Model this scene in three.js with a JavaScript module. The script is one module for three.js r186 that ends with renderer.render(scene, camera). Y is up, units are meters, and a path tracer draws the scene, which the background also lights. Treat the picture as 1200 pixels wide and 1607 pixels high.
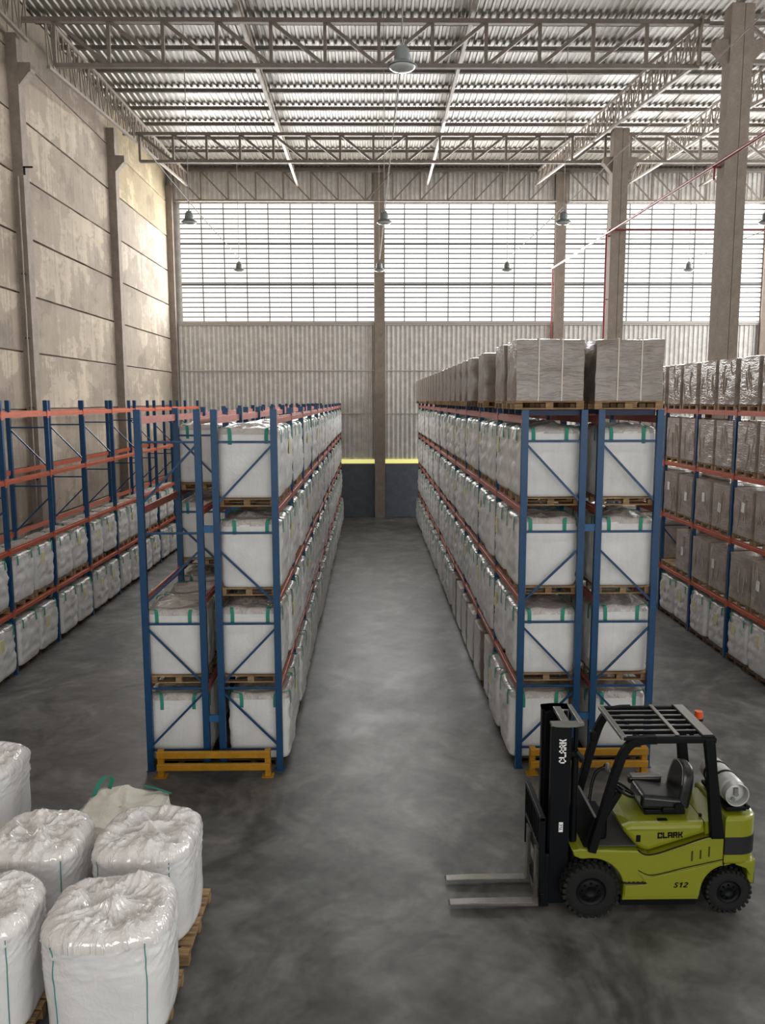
import * as THREE from 'three';
import { mergeGeometries } from 'three/addons/utils/BufferGeometryUtils.js';
import { RoundedBoxGeometry } from 'three/addons/geometries/RoundedBoxGeometry.js';
import { TextGeometry } from 'three/addons/geometries/TextGeometry.js';
import { FontLoader } from 'three/addons/loaders/FontLoader.js';
import { ImprovedNoise } from 'three/addons/math/ImprovedNoise.js';
import { RectAreaLightUniformsLib } from 'three/addons/lights/RectAreaLightUniformsLib.js';

// ---------------------------------------------------------------- camera, sky, lights, exposure
const scene = new THREE.Scene();
scene.background = new THREE.Color(0.75, 0.78, 0.8);
const camera = new THREE.PerspectiveCamera(2 * Math.atan(803.5 / 1303.5) * 180 / Math.PI, 1200 / 1607, 0.1, 200);
camera.rotation.order = 'YXZ';
camera.position.set(0, 6.4, 0);
camera.rotation.set(-0.1336, -0.0138, -0.0022);
const renderer = new THREE.WebGLRenderer({ antialias: true });
renderer.toneMapping = THREE.LinearToneMapping;
renderer.toneMappingExposure = 1.0;
renderer.shadowMap.enabled = true;
RectAreaLightUniformsLib.init();
const DAY = 0xfdfdfc;
const PANE_GLOW = 1.15;                 // what the eye sees of the backlit sheets
const L_BACK = 12, L_ADDED_FRONT = 3.9, L_ADDED_RIGHT = 19, L_ADDED_ROOF = 1.9;   // daylight through the back band; the other three feed added, unseen bands
function bandLight(w, h, pos, target, k, color = DAY) {
  const l = new THREE.RectAreaLight(color, k, w, h);
  l.name = 'window_and_added_daylight';  // shared by the back windows and the added bands out of view
  l.position.set(...pos); scene.add(l); l.lookAt(...target);
}
const BAYS = [[-10.0, 0.2], [0.77, 9.78], [10.35, 20.97], [21.5, 31.2]];
for (const [a, b] of BAYS) bandLight(b - a - 0.1, 6.0, [(a + b) / 2, 13.6, -45.36], [(a + b) / 2, 13.6, 0], L_BACK);
bandLight(38, 6.0, [10.4, 7.5, 13.9], [10.4, 7.5, 0], L_ADDED_FRONT);  // added fill from behind the camera, facing the bag fronts
bandLight(28, 4.5, [30.9, 14.5, -30], [0, 14.5, -30], L_ADDED_RIGHT);  // added side fill, out of view, for back wall and roof
const ADDED_SKYLIGHTS = [-19.5, -11.6, -3.7, 4.2];     // unseen glowing roof strips, added to light floor and bag tops
for (const z of ADDED_SKYLIGHTS) bandLight(36, 1.2, [8.4, 18.2, z], [8.4, 0, z - 0.001], L_ADDED_ROOF);

// ---------------------------------------------------------------- helpers
const rng = (s) => () => { s = (s + 0x6d2b79f5) | 0; let t = Math.imul(s ^ (s >>> 15), 1 | s); t = (t + Math.imul(t ^ (t >>> 7), 61 | t)) ^ t; return ((t ^ (t >>> 14)) >>> 0) / 4294967296; };
const V = (x, y, z) => new THREE.Vector3(x, y, z);
const PN = new ImprovedNoise(), noise = (x, y, z) => PN.noise(x + 50, y + 50, z + 50);
const used = new Map();
function numbered(n) { const k = used.get(n) ?? 0; used.set(n, k + 1); return k ? n + '_' + String(k).padStart(3, '0') : n; }
const box = (sx, sy, sz, x = 0, y = 0, z = 0) => new THREE.BoxGeometry(sx, sy, sz).translate(x, y, z);
const rbox = (sx, sy, sz, r, x = 0, y = 0, z = 0, seg = 2) => new RoundedBoxGeometry(sx, sy, sz, seg, r).translate(x, y, z);
function bar(p, q, w, h, r = 0) {
  const d = q.clone().sub(p), L = d.length();
  const g = r ? new RoundedBoxGeometry(w, h, L, 2, r) : new THREE.BoxGeometry(w, h, L);
  const m = new THREE.Matrix4(), up = Math.abs(d.y) > 0.99 * L ? V(0, 0, 1) : V(0, 1, 0);
  m.lookAt(p, q, up); m.setPosition(p.clone().add(q).multiplyScalar(0.5));
  return g.applyMatrix4(m);
}
function rod(p, q, r, seg = 10, r2 = r) {
  const d = q.clone().sub(p), L = d.length(), g = new THREE.CylinderGeometry(r2, r, L, seg);
  g.applyQuaternion(new THREE.Quaternion().setFromUnitVectors(V(0, 1, 0), d.normalize()));
  const c = p.clone().add(q).multiplyScalar(0.5);
  return g.translate(c.x, c.y, c.z);
}
const tube = (pts, r, n = 24, seg = 8) => new THREE.TubeGeometry(new THREE.CatmullRomCurve3(pts, false, 'centripetal'), n, r, seg, false);
function prism(points, z0, z1, bevel = 0) {            // a side profile in x, y drawn through z
  const s = new THREE.Shape(points.map(([x, y]) => new THREE.Vector2(x, y)));
  const g = new THREE.ExtrudeGeometry(s, { depth: z1 - z0 - 2 * bevel, bevelEnabled: bevel > 0, bevelSize: bevel, bevelThickness: bevel, bevelOffset: -bevel, bevelSegments: 3, curveSegments: 8 });
  return g.translate(0, 0, z0 + bevel);
}
function flat(g) { g = g.index ? g.toNonIndexed() : g; for (const k of Object.keys(g.attributes)) if (!['position', 'normal', 'uv'].includes(k)) g.deleteAttribute(k); return g; }
function join(list) { return list.length === 1 ? flat(list[0]) : mergeGeometries(list.map(flat)); }
function metric(g, ox = 0, oy = 0) {                    // uv in metres by the way each face looks
  const p = g.attributes.position, n = g.attributes.normal, uv = new Float32Array(p.count * 2);
  for (let i = 0; i < p.count; i++) {
    const ax = Math.abs(n.getX(i)), ay = Math.abs(n.getY(i)), az = Math.abs(n.getZ(i));
    let u, v;
    if (ay >= ax && ay >= az) { u = p.getX(i); v = p.getZ(i); } else if (ax >= az) { u = p.getZ(i); v = p.getY(i); } else { u = p.getX(i); v = p.getY(i); }
    uv[2 * i] = u + ox; uv[2 * i + 1] = v + oy;
  }
  g.setAttribute('uv', new THREE.BufferAttribute(uv, 2));
  return g;
}
function M(name, geo, material, parent = scene, label) {
  const g = Array.isArray(geo) ? metric(join(geo)) : geo;
  const m = new THREE.Mesh(g, material);
  m.name = parent === scene ? numbered(name) : name;
  m.castShadow = m.receiveShadow = true;
  if (label) m.userData.label = label;
  parent.add(m);
  return m;
}
function tag(o, label, category, group, kind) {
  if (label) o.userData.label = label;
  if (category) o.userData.category = category;
  if (group) o.userData.group = group;
  if (kind) o.userData.kind = kind;
  return o;
}
function G(name, x = 0, y = 0, z = 0, ry = 0, parent = scene) {
  const g = new THREE.Group(); g.name = parent === scene ? numbered(name) : name; g.position.set(x, y, z); g.rotation.y = ry; parent.add(g); return g;
}
const ORD = 'first second third fourth fifth sixth seventh eighth ninth tenth eleventh twelfth thirteenth fourteenth fifteenth sixteenth seventeenth eighteenth nineteenth twentieth twenty-first twenty-second twenty-third twenty-fourth'.split(' ');

// ---------------------------------------------------------------- textures
function fbmTex(w, h, fn, srgb = true) {               // fn(u, v) in 0..1 -> [r, g, b] 0..1
  const d = new Uint8Array(w * h * 4);
  for (let y = 0; y < h; y++) for (let x = 0; x < w; x++) {
    const c = fn(x / w, y / h), i = (y * w + x) * 4;
    d[i] = Math.max(0, Math.min(255, c[0] * 255)); d[i + 1] = Math.max(0, Math.min(255, c[1] * 255)); d[i + 2] = Math.max(0, Math.min(255, c[2] * 255)); d[i + 3] = 255;
  }
  const t = new THREE.DataTexture(d, w, h, THREE.RGBAFormat);
  t.wrapS = t.wrapT = THREE.RepeatWrapping; t.magFilter = THREE.LinearFilter; t.minFilter = THREE.LinearMipmapLinearFilter; t.generateMipmaps = true;
  if (srgb) t.colorSpace = THREE.SRGBColorSpace;
  t.needsUpdate = true;
  return t;
}
// tileable value noise on a lattice
function lattice(n, seed) { const r = rng(seed), a = new Float32Array(n * n); for (let i = 0; i < n * n; i++) a[i] = r(); return a; }
function vnoise(nx, ny, seed) {
  const r = rng(seed), a = new Float32Array(nx * ny); for (let i = 0; i < nx * ny; i++) a[i] = r();
  return (u, v) => {
    u = ((u % 1) + 1) % 1 * nx; v = ((v % 1) + 1) % 1 * ny;
    const x0 = Math.floor(u), y0 = Math.floor(v), fx = u - x0, fy = v - y0, s = fx * fx * (3 - 2 * fx), t = fy * fy * (3 - 2 * fy);
    const x1 = (x0 + 1) % nx, y1 = (y0 + 1) % ny, X = x0 % nx, Y = y0 % ny;
    return (a[Y * nx + X] * (1 - s) + a[Y * nx + x1] * s) * (1 - t) + (a[y1 * nx + X] * (1 - s) + a[y1 * nx + x1] * s) * t;
  };
}
function fbm(nx, ny, oct, seed, gain = 0.5) {
  const ns = []; for (let i = 0; i < oct; i++) ns.push(vnoise(nx << i, ny << i, seed + i * 17));
  let tot = 0, a = 1; for (let i = 0; i < oct; i++) { tot += a; a *= gain; }
  return (u, v) => { let s = 0, a = 1; for (const n of ns) { s += a * n(u, v); a *= gain; } return s / tot; };
}
const rep = (t, s, sy = s) => { t.repeat.set(1 / s, 1 / sy); return t; };
const floorTex = (() => {
  const big = fbm(3, 3, 5, 11), mid = fbm(26, 26, 4, 12, 0.6), warp = fbm(6, 6, 4, 13), fine = fbm(160, 160, 3, 14), patchy = fbm(70, 44, 3, 16), sw = fbm(24, 9, 4, 15, 0.6);
  return fbmTex(2048, 2048, (u, v) => {
    const w = warp(u, v) - 0.5, m = mid(u + w * 0.16, v + w * 0.1), s = sw(u + w * 0.3, v - w * 0.22);
    let k = 0.47 + (big(u, v) - 0.5) * 0.06 + (m - 0.5) * 0.42 + (s - 0.5) * 0.18 + (fine(u, v) - 0.5) * 0.1 + (patchy(u + w * 0.2, v - w * 0.2) - 0.5) * 0.2;
    k = Math.max(0.2, k);
    return [k * 1.0, k * 0.995, k * 0.98];
  });
})();
const floorRough = (() => {
  const mid = fbm(10, 10, 5, 31, 0.6), f = fbm(60, 60, 3, 33);
  return fbmTex(512, 512, (u, v) => { const k = 0.46 + (mid(u, v) - 0.5) * 0.14 + (f(u, v) - 0.5) * 0.05; return [k, k, k]; }, false);
})();
const wallTex = (() => {
  const big = fbm(4, 3, 5, 41), mid = fbm(16, 10, 5, 42, 0.6), drip = fbm(90, 3, 4, 43, 0.55), patch = fbm(5, 4, 4, 44), fine = fbm(200, 120, 2, 45);
  return fbmTex(2048, 1024, (u, v) => {
    let k = 0.72 + (big(u, v) - 0.5) * 0.14 + (mid(u, v) - 0.5) * 0.12 + (drip(u, v) - 0.5) * 0.06 + (fine(u, v) - 0.5) * 0.04;
    const p = patch(u + (mid(v, u) - 0.5) * 0.25, v + (mid(u, v) - 0.5) * 0.3) + (drip(u, v) - 0.5) * 0.3;
    if (p > 0.6) k += Math.min(0.1, (p - 0.6) * 1.6);
    if (p < 0.36) k -= Math.min(0.06, (0.36 - p) * 1.0);
    return [k, k * 0.955, k * 0.885];
  });
})();
const woodTex = (() => {
  const g = fbm(3, 60, 4, 51, 0.6), k2 = fbm(6, 6, 4, 52);
  return fbmTex(512, 512, (u, v) => { const k = 0.66 + (g(u, v) - 0.5) * 0.4 + (k2(u, v) - 0.5) * 0.3; return [k, k * 0.88, k * 0.74]; });
})();
const filmBump = (() => {
  const w1 = fbm(5, 5, 4, 61), w2 = fbm(6, 6, 4, 62), a = fbm(7, 7, 4, 63), b = fbm(12, 5, 4, 64), c = fbm(4, 14, 3, 65);
  const ridge = (x) => Math.pow(1 - Math.abs(2 * x - 1), 5);
  return fbmTex(1024, 1024, (u, v) => {
    const dx = (w1(u, v) - 0.5) * 0.25, dy = (w2(u, v) - 0.5) * 0.25;
    const k = 0.35 * ridge(a(u + dx, v + dy)) + 0.4 * ridge(b(u + dy, v + dx)) + 0.25 * ridge(c(u + dx, v - dy));
    return [k, k, k];
  }, false);
})();
const wrapBump = (() => {
  const a = fbm(3, 26, 4, 101, 0.55), b = fbm(5, 9, 4, 102), w = fbm(4, 4, 3, 103);
  const ridge = (x) => Math.pow(1 - Math.abs(2 * x - 1), 6);
  return fbmTex(512, 512, (u, v) => { const d = (w(u, v) - 0.5) * 0.12, k = 0.6 * ridge(a(u, v + d)) + 0.4 * ridge(b(u + d, v)); return [k, k, k]; }, false);
})();
const clothTex = (() => {
  const big = fbm(4, 4, 4, 71), drip = fbm(30, 3, 4, 72), fine = fbm(120, 120, 2, 73);
  return fbmTex(512, 512, (u, v) => { const k = 0.86 + (big(u, v) - 0.5) * 0.1 + (drip(u, v) - 0.5) * 0.03 + (fine(u, v) - 0.5) * 0.03; return [k, k * 0.998, k * 0.992]; });
})();
const cardTex = (() => {
  const big = fbm(4, 4, 4, 81), st = fbm(3, 40, 4, 82), m = fbm(14, 14, 4, 83);
  return fbmTex(512, 512, (u, v) => { const k = 0.62 + (big(u, v) - 0.5) * 0.14 + (st(u, v) - 0.5) * 0.05 + (m(u, v) - 0.5) * 0.1; return [k, k * 0.93, k * 0.875]; });
})();
const zincTex = (() => {
  const big = fbm(6, 6, 5, 91, 0.6), st = fbm(50, 4, 3, 92);
  return fbmTex(512, 512, (u, v) => { const k = 0.78 + (big(u, v) - 0.5) * 0.2 + (st(u, v) - 0.5) * 0.1; return [k, k * 0.985, k * 0.955]; });
})();
const paintWear = (() => {
  const big = fbm(6, 6, 5, 95, 0.6), f = fbm(60, 60, 3, 96);
  return fbmTex(512, 512, (u, v) => { const k = 0.92 + (big(u, v) - 0.5) * 0.22 + (f(u, v) - 0.5) * 0.1; return [k, k, k]; });
})();
const std = (color, roughness, metalness = 0, extra = {}) => new THREE.MeshStandardMaterial({ color, roughness, metalness, ...extra });
const phys = (color, roughness, metalness = 0, extra = {}) => new THREE.MeshPhysicalMaterial({ color, roughness, metalness, ...extra });
const wear = rep(paintWear, 1.6);
const K = {
  floor: std(0xb6b5b1, 1, 0, { map: rep(floorTex, 15), roughnessMap: rep(floorRough, 7) }),
  wall: std(0xcfc8c2, 0.92, 0, { map: rep(wallTex, 9, 4.5), bumpMap: wallTex, bumpScale: 0.01 }),
  wallWarm: std(0xd2c7ae, 0.92, 0, { map: wallTex }),
  column: std(0x988c81, 0.88, 0, { map: wear }),
  mortar: std(0x8d8175, 0.95),
  roof: std(0xa19d97, 0.42, 0.35, { map: rep(zincTex, 3.1) }),
  purlin: std(0x8a8178, 0.6, 0.1, { map: wear }),
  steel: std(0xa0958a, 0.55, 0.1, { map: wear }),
  steelShaded: std(0x877d74, 0.6, 0.05, { map: wear }),  // shaded copy of steel: backlit look of cross trusses in the colour
  sheet: std(0xe0ddd9, 0.5, 0.1, { map: wear }),
  frameBar: std(0xbdb8b2, 0.5, 0.15),
  rail: std(0x7a7a78, 0.6),
  girt: std(0x50504e, 0.6),
  mullion: std(0x6f6f6d, 0.6),
  dado: std(0x666c76, 0.7, 0, { map: wear }),
  pane: std(0xdfe2e0, 0.5, 0, { emissive: 0xfffffa, emissiveIntensity: PANE_GLOW }),
  strip: std(0xe5e07a, 0.5, 0, { emissive: 0xf6ee9a, emissiveIntensity: 0.7 }),
  blue: std(0x0d446f, 0.42, 0.1, { map: wear }),
  blueTie: std(0x2a6296, 0.45, 0.1, { map: wear }),
  navy: std(0x16294a, 0.55, 0.05),
  beam: std(0xc05a38, 0.45, 0.05, { map: wear }),
  beamMuted: std(0xb6695b, 0.55, 0.05, { map: wear }),  // more muted, pinker tone than beam, used on the double racks
  yellow: std(0xb98412, 0.5, 0, { map: wear }),
  bag: std(0xffffff, 0.5, 0, { map: rep(clothTex, 1.3), bumpMap: rep(filmBump, 1.4), bumpScale: 0.004 }),
  film: phys(0xbab3ae, 0.28, 0, { bumpMap: filmBump, bumpScale: 0.02 }),
  bigBag: phys(0xe8e7e7, 0.2, 0, { bumpMap: filmBump, bumpScale: 0.004 }),
  bigFilm: phys(0xe9e4e2, 0.08, 0, { ior: 1.9, bumpMap: filmBump, bumpScale: 0.013 }),
  slump: std(0xefebe0, 0.6, 0, { bumpMap: filmBump, bumpScale: 0.01 }),
  green: std(0x2a8a74, 0.65),
  seam: std(0x4c8f8a, 0.6),
  patch: std(0xd8d3a4, 0.7),
  wood: std(0xf3e4cb, 0.8, 0, { map: rep(woodTex, 0.9) }),
  wood2: std(0xd9c6a8, 0.82, 0, { map: woodTex }),
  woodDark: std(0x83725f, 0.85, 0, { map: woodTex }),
  card: phys(0xc8c1bb, 0.22, 0, { map: rep(cardTex, 1.1), bumpMap: wrapBump, bumpScale: 0.0014 }),
  cardBrown: phys(0xffffff, 0.22, 0, { map: rep(cardTex, 1.1), bumpMap: wrapBump, bumpScale: 0.005 }),
  cardPale: phys(0xd8d2ca, 0.25, 0, { map: clothTex, bumpMap: wrapBump, bumpScale: 0.006 }),
  strap: std(0xd9cfc2, 0.5),
  paper: std(0xeeeeea, 0.7),
  red: std(0x7c1f22, 0.45, 0.1),
  wire: std(0x9a948c, 0.6),
  lampMetal: std(0x7c8282, 0.5, 0.2),
  lampGlass: phys(0xcfd4d3, 0.25, 0, { clearcoat: 0.5 }),
  black: phys(0x05070b, 0.5, 0, { specularIntensity: 0.4 }),
  blackGloss: phys(0x05080d, 0.42, 0, { specularIntensity: 0.45 }),
  dark: std(0x131517, 0.6),
  rubber: std(0x0b0c0d, 0.85),
  lime: phys(0x82860f, 0.4, 0, { clearcoat: 0.8, clearcoatRoughness: 0.12 }),
  limeDark: phys(0x7e8310, 0.45, 0, { clearcoat: 0.4 }),
  greySteel: std(0x8a8883, 0.4, 0.55),
  forkSteel: std(0x8f8b84, 0.38, 0.7, { map: wear }),
  tank: phys(0xb9bab6, 0.38, 0.15, { clearcoat: 0.3 }),
  vinyl: phys(0x131416, 0.32, 0, { clearcoat: 0.35, clearcoatRoughness: 0.3 }),
  orange: phys(0xd4511c, 0.35, 0, { clearcoat: 0.5 }),
  white: std(0xf2f2f0, 0.6),
  mat: std(0x4a4744, 0.9, 0, { map: wear }),
};
// ---------------------------------------------------------------- the hall
const X0 = -10.62, X1 = 31.4, Z0 = -45.6, Z1 = 14.3, ROOF = 18.5;
{
  const f = M('floor', metric(box(X1 - X0 + 1.2, 0.3, Z1 - Z0 + 1.2, (X0 + X1) / 2, -0.15, (Z0 + Z1) / 2).toNonIndexed(), 3, 5), K.floor);
  f.userData.kind = 'structure';
}
// roof: trapezoid sheet between purlins, over a solid deck
const ceiling = G('ceiling'); ceiling.userData.kind = 'structure';
function corrugated(len0, len1, span0, span1, pitch, depth, crest = 0.35) {    // ribs run along the span; returns (along, across, height) points as a grid
  const prof = [], n = Math.ceil((len1 - len0) / pitch);
  for (let i = 0; i < n; i++) { const a = len0 + i * pitch; prof.push([a, 0], [a + pitch * 0.42, 0], [a + pitch * 0.55, depth], [a + pitch * (0.55 + crest - 0.06), depth]); }
  prof.push([len0 + n * pitch, 0]);
  const pos = [], idx = [];
  for (const [a, h] of prof) { pos.push([a, span0, h], [a, span1, h]); }
  for (let i = 0; i < prof.length - 1; i++) { const k = 2 * i; idx.push(k, k + 1, k + 2, k + 1, k + 3, k + 2); }
  return { pos, idx };
}
function corrugatedMesh(spec, map, uvs) {
  const g = new THREE.BufferGeometry(), p = [], uv = [];
  for (const q of spec.pos) { p.push(...map(q)); uv.push(...uvs(q)); }
  g.setAttribute('position', new THREE.Float32BufferAttribute(p, 3)); g.setAttribute('uv', new THREE.Float32BufferAttribute(uv, 2)); g.setIndex(spec.idx);
  const f = g.toNonIndexed(); f.computeVertexNormals(); return f;
}
const PURL = []; for (let z = -44.25; z < 14; z += 1.98) PURL.push(z); PURL.unshift(-45.45);
for (let i = 0; i < PURL.length; i++) {
  const za = PURL[i] - 0.12, zb = (PURL[i + 1] ?? Z1 + 0.3) + 0.1, lift = (i % 2) * 0.004;
  if (zb < -18) {
    const s = corrugated(X0 - 0.2, X1 + 0.2, za, zb, 0.25, 0.042);
    M('roof_sheet', corrugatedMesh(s, ([a, b, h]) => [a, ROOF + 0.02 - h + lift, b], ([a, b]) => [a, b]), K.roof, ceiling);
  }
  M('purlin', [box(X1 - X0, 0.16, 0.05, (X0 + X1) / 2, ROOF - 0.13, PURL[i]), box(X1 - X0, 0.02, 0.1, (X0 + X1) / 2, ROOF - 0.2, PURL[i] + 0.03)], K.purlin, ceiling);
}
for (const z of ADDED_SKYLIGHTS) M('added_skylight', [box(36, 0.04, 1.2, 8.4, ROOF - 0.24, z)], K.pane, ceiling);  // unseen glowing strips added under the roof as overhead fill
M('roof_deck', [box(X1 - X0 + 1.2, 0.2, Z1 - Z0 + 1.2, (X0 + X1) / 2, ROOF + 0.2, (Z0 + Z1) / 2)], K.roof, ceiling);

// left wall: precast panels, each its own slab with open mortar joints
const wallLeft = G('wall_left'); wallLeft.userData.kind = 'structure';
M('backing', [box(0.3, 18.6, Z1 - Z0 + 1, X0 - 0.25, 9.2, (Z0 + Z1) / 2)], K.mortar, wallLeft);
{
  const zs = [-45.4, -35.6, -26.2, -16.6, -7, 2.6, 14.3], r = rng(7);
  const ys = [0, 0.85, 2.6, 4.37, 6.14, 7.9, 9.66, 11.42, 13.18, 14.94, 16.7, 18.45];
  for (let b = 0; b < zs.length - 1; b++) for (let i = 0; i < ys.length - 1; i++) {
    const h = ys[i + 1] - ys[i] - 0.035, L = zs[b + 1] - zs[b] - 0.03;
    const sh = new THREE.Shape(), top = 14, z0 = -L / 2, z1 = L / 2;          // ragged lower and upper arrises
    sh.moveTo(z0, -h / 2);
    for (let k = 1; k <= top; k++) sh.lineTo(z0 + L * k / top, -h / 2 + (k < top ? r() * 0.012 : 0));
    for (let k = 0; k <= top; k++) sh.lineTo(z1 - L * k / top, h / 2 - (k % top ? r() * 0.018 : 0));
    const g = new THREE.ExtrudeGeometry(sh, { depth: 0.1, bevelEnabled: true, bevelSize: 0.012, bevelThickness: 0.015, bevelSegments: 1, bevelOffset: -0.012 });
    g.rotateY(Math.PI / 2).translate(X0 - 0.115 + r() * 0.01, (ys[i] + ys[i + 1]) / 2, (zs[b] + zs[b + 1]) / 2);
    M('concrete_panel', metric(flat(g), r() * 9, r() * 4.5), b === 0 && i >= 9 ? K.wallWarm : K.wall, wallLeft);
  }
}
function concreteColumn(x0, x1, z0, z1, h, opts = {}) {
  const c = G('column', (x0 + x1) / 2, 0, (z0 + z1) / 2); c.userData.kind = 'structure';
  const w = x1 - x0, d = z1 - z0;
  const sh = opts.groove
    ? [[-w / 2, -d / 2], [w / 2, -d / 2], [w / 2, d / 2 - 0.025], [w * 0.1, d / 2 - 0.025], [w * 0.1, d / 2 - 0.06], [w * 0.06, d / 2 - 0.06], [w * 0.06, d / 2], [-w / 2, d / 2]]
    : [[-w / 2, -d / 2], [w / 2, -d / 2], [w / 2, d / 2], [-w / 2, d / 2]];
  const s = new THREE.Shape(sh.map(([a, b]) => new THREE.Vector2(a, -b)));
  const g = new THREE.ExtrudeGeometry(s, { depth: h, bevelEnabled: false }).rotateX(-Math.PI / 2);
  M('shaft', metric(flat(g), x0, z0), K.column, c);
  for (const side of opts.corbels ?? []) {
    const k = prism([[0, 0], [0, -0.62], [0.3, -0.28], [0.36, -0.24], [0.36, 0]], -0.17, 0.17);
    if (side < 0) k.rotateY(Math.PI);
    M('corbel', [k.translate(side * w / 2, opts.corbelY, 0)], K.column, c);
  }
  return c;
}
for (const [z, h] of [[-45.3, 17.5], [-35.55, 17.3], [-26.2, 17.05], [-16.6, 17], [-7, 17], [2.6, 17]]) concreteColumn(X0, -10.3, z - 0.22, z + 0.22, h, { corbels: z > -40 ? [1] : [], corbelY: 16.25 });
for (const [z, h] of [[-24.1, 17.0], [-35.1, 17.2]]) concreteColumn(9.78, 10.42, z - 0.25, z + 0.25, h, { groove: true, corbels: [-1, 1], corbelY: 16.1 });
for (const z of [-13.2, -2.4, 8]) concreteColumn(9.78, 10.42, z - 0.25, z + 0.25, 17, { groove: true });
for (const x of [0.22, 9.8, 20.97, 30.6]) concreteColumn(x, x + 0.55, -45.62, -45.3, 18.15);

// back wall: dark dado, yellow light strip, ribbed sheet, translucent band, ribbed sheet
const wallBack = G('wall_back'); wallBack.userData.kind = 'structure';
M('backing', [box(X1 - X0 + 1, 18.8, 0.3, (X0 + X1) / 2, 9.3, Z0 - 0.25)], K.sheet, wallBack);
for (const [a, b] of [[X0, 0.22], [0.77, 9.8], [10.35, 20.97], [21.52, X1]]) {
  const s = (y0, y1) => corrugatedMesh(corrugated(a, b - 0.1, y0, y1, 0.25, 0.045), ([p, q, h]) => [p, q, Z0 + 0.005 + h], ([p, q]) => [p, q]);
  M('ribbed_sheet', s(3.16, 10.45), K.sheet, wallBack);
  M('ribbed_sheet', s(16.66, 18.5), K.sheet, wallBack);
  M('dado_panel', [rbox(b - a - 0.04, 2.95, 0.12, 0.01, (a + b) / 2, 1.48, Z0 + 0.06)], K.dado, wallBack);
  M('light_strip', [box(b - a - 0.04, 0.22, 0.08, (a + b) / 2, 3.09, Z0 + 0.09)], K.strip, wallBack);
  const c0 = a < -10 ? -10.28 : a, bars = [[5.69, 0.05], [7.99, 0.05], [10.44, 0.1]];
  for (const [y, h] of bars) M('sheeting_rail', [rbox(b - c0, h, 0.08, 0.015, (c0 + b) / 2, y, Z0 + 0.11)], K.frameBar, wallBack);
  for (const x of [c0 + 0.04, b - 0.04]) M('edge_post', [rbox(0.06, 7.2, 0.07, 0.015, x, 6.85, Z0 + 0.1)], K.frameBar, wallBack);
}
BAYS.forEach(([a, b], n) => {
  const w = G('window_' + (n + 1)); w.userData.kind = 'structure';
  const y0 = 10.58, y1 = 16.64, rows = 24, dy = (y1 - y0) / rows, L = b - a, cx = (a + b) / 2;
  const pane = new THREE.BoxGeometry(L, dy * 0.98, 0.012).rotateX(-0.12), rail = new RoundedBoxGeometry(L, 0.06, 0.05, 1, 0.008);
  for (let i = 0; i < rows; i++) {
    const p = M('pane', pane, K.pane, w); p.position.set(cx, y0 + dy * (i + 0.5), Z0 + 0.05);
    const q = M('rail', rail, K.rail, w); q.position.set(cx, y0 + dy * i, Z0 + 0.11);
  }
  const mul = new THREE.BoxGeometry(0.05, y1 - y0, 0.05), m0 = n === 0 ? -8.87 : a + 1.05;
  for (let x = m0; x < b - 0.3; x += 1.17) { const m = M('mullion', mul, K.mullion, w); m.position.set(x, (y0 + y1) / 2, Z0 + 0.17); }
  for (const y of [12.5, 14.6]) M('girt', [rbox(L, 0.09, 0.08, 0.01, cx, y, Z0 + 0.19)], K.girt, w);
  M('sill', [rbox(L, 0.1, 0.2, 0.02, cx, y0 - 0.05, Z0 + 0.1)], K.frameBar, w);
  M('head_flashing', [box(L, 0.05, 0.09, cx, y1 + 0.03, Z0 + 0.08)], K.sheet, w);
});
// the two walls behind and beside the view; glowing bands added for light
const wallFront = G('wall_front'); wallFront.userData.kind = 'structure';
M('cladding', [box(X1 - X0 + 1, 18.8, 0.3, (X0 + X1) / 2, 9.3, Z1 + 0.15)], K.sheet, wallFront);
const wallRight = G('wall_right'); wallRight.userData.kind = 'structure';
M('cladding', [box(0.3, 18.8, Z1 - Z0 + 1, X1 + 0.15, 9.3, (Z0 + Z1) / 2)], K.sheet, wallRight);
{
  const w = G('window_5'); w.userData.kind = 'structure';  // added glowing band behind the camera
  M('pane', [box(38, 6, 0.03, 10.4, 7.5, Z1 - 0.03)], K.pane, w);
  const v = G('window_6'); v.userData.kind = 'structure';  // added glowing band beside the view, brightens the far half
  M('pane', [box(0.03, 4.5, 28, X1 - 0.03, 14.5, -30)], K.pane, v);
}

// ---------------------------------------------------------------- roof trusses
function truss(A, B, C, D, n, opts, label) {            // bottom chord A-B, top chord C-D, n panels
  const t = G('roof_truss'); tag(t, label, 'roof truss');
  const cw = opts.chord ?? 0.1, ww = opts.web ?? 0.055, mid = opts.dir === 'mid';
  const at = (p, q, k) => { const o = p.clone().lerp(q, k); if (mid && p === C) { const x = THREE.MathUtils.lerp(A.x, B.x, k); o.y = THREE.MathUtils.lerp(C.y, D.y, (x - C.x) / (D.x - C.x)); o.x = x; } return o; };
  const m = opts.dir === 'mid' ? K.steelShaded : K.steel;
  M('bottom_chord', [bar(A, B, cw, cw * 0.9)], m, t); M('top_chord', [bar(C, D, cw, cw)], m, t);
  for (let i = 0; i <= n; i++) {
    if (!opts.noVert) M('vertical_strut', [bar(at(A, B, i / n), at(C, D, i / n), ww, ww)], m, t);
    if (i < n) {
      const flip = opts.dir === 'zig' ? i % 2 : opts.dir === 'mid' ? i >= n / 2 : opts.dir === 'up';
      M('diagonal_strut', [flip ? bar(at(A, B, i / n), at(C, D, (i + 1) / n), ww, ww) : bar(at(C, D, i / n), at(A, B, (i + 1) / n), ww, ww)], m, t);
    }
  }
  return t;
}
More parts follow.
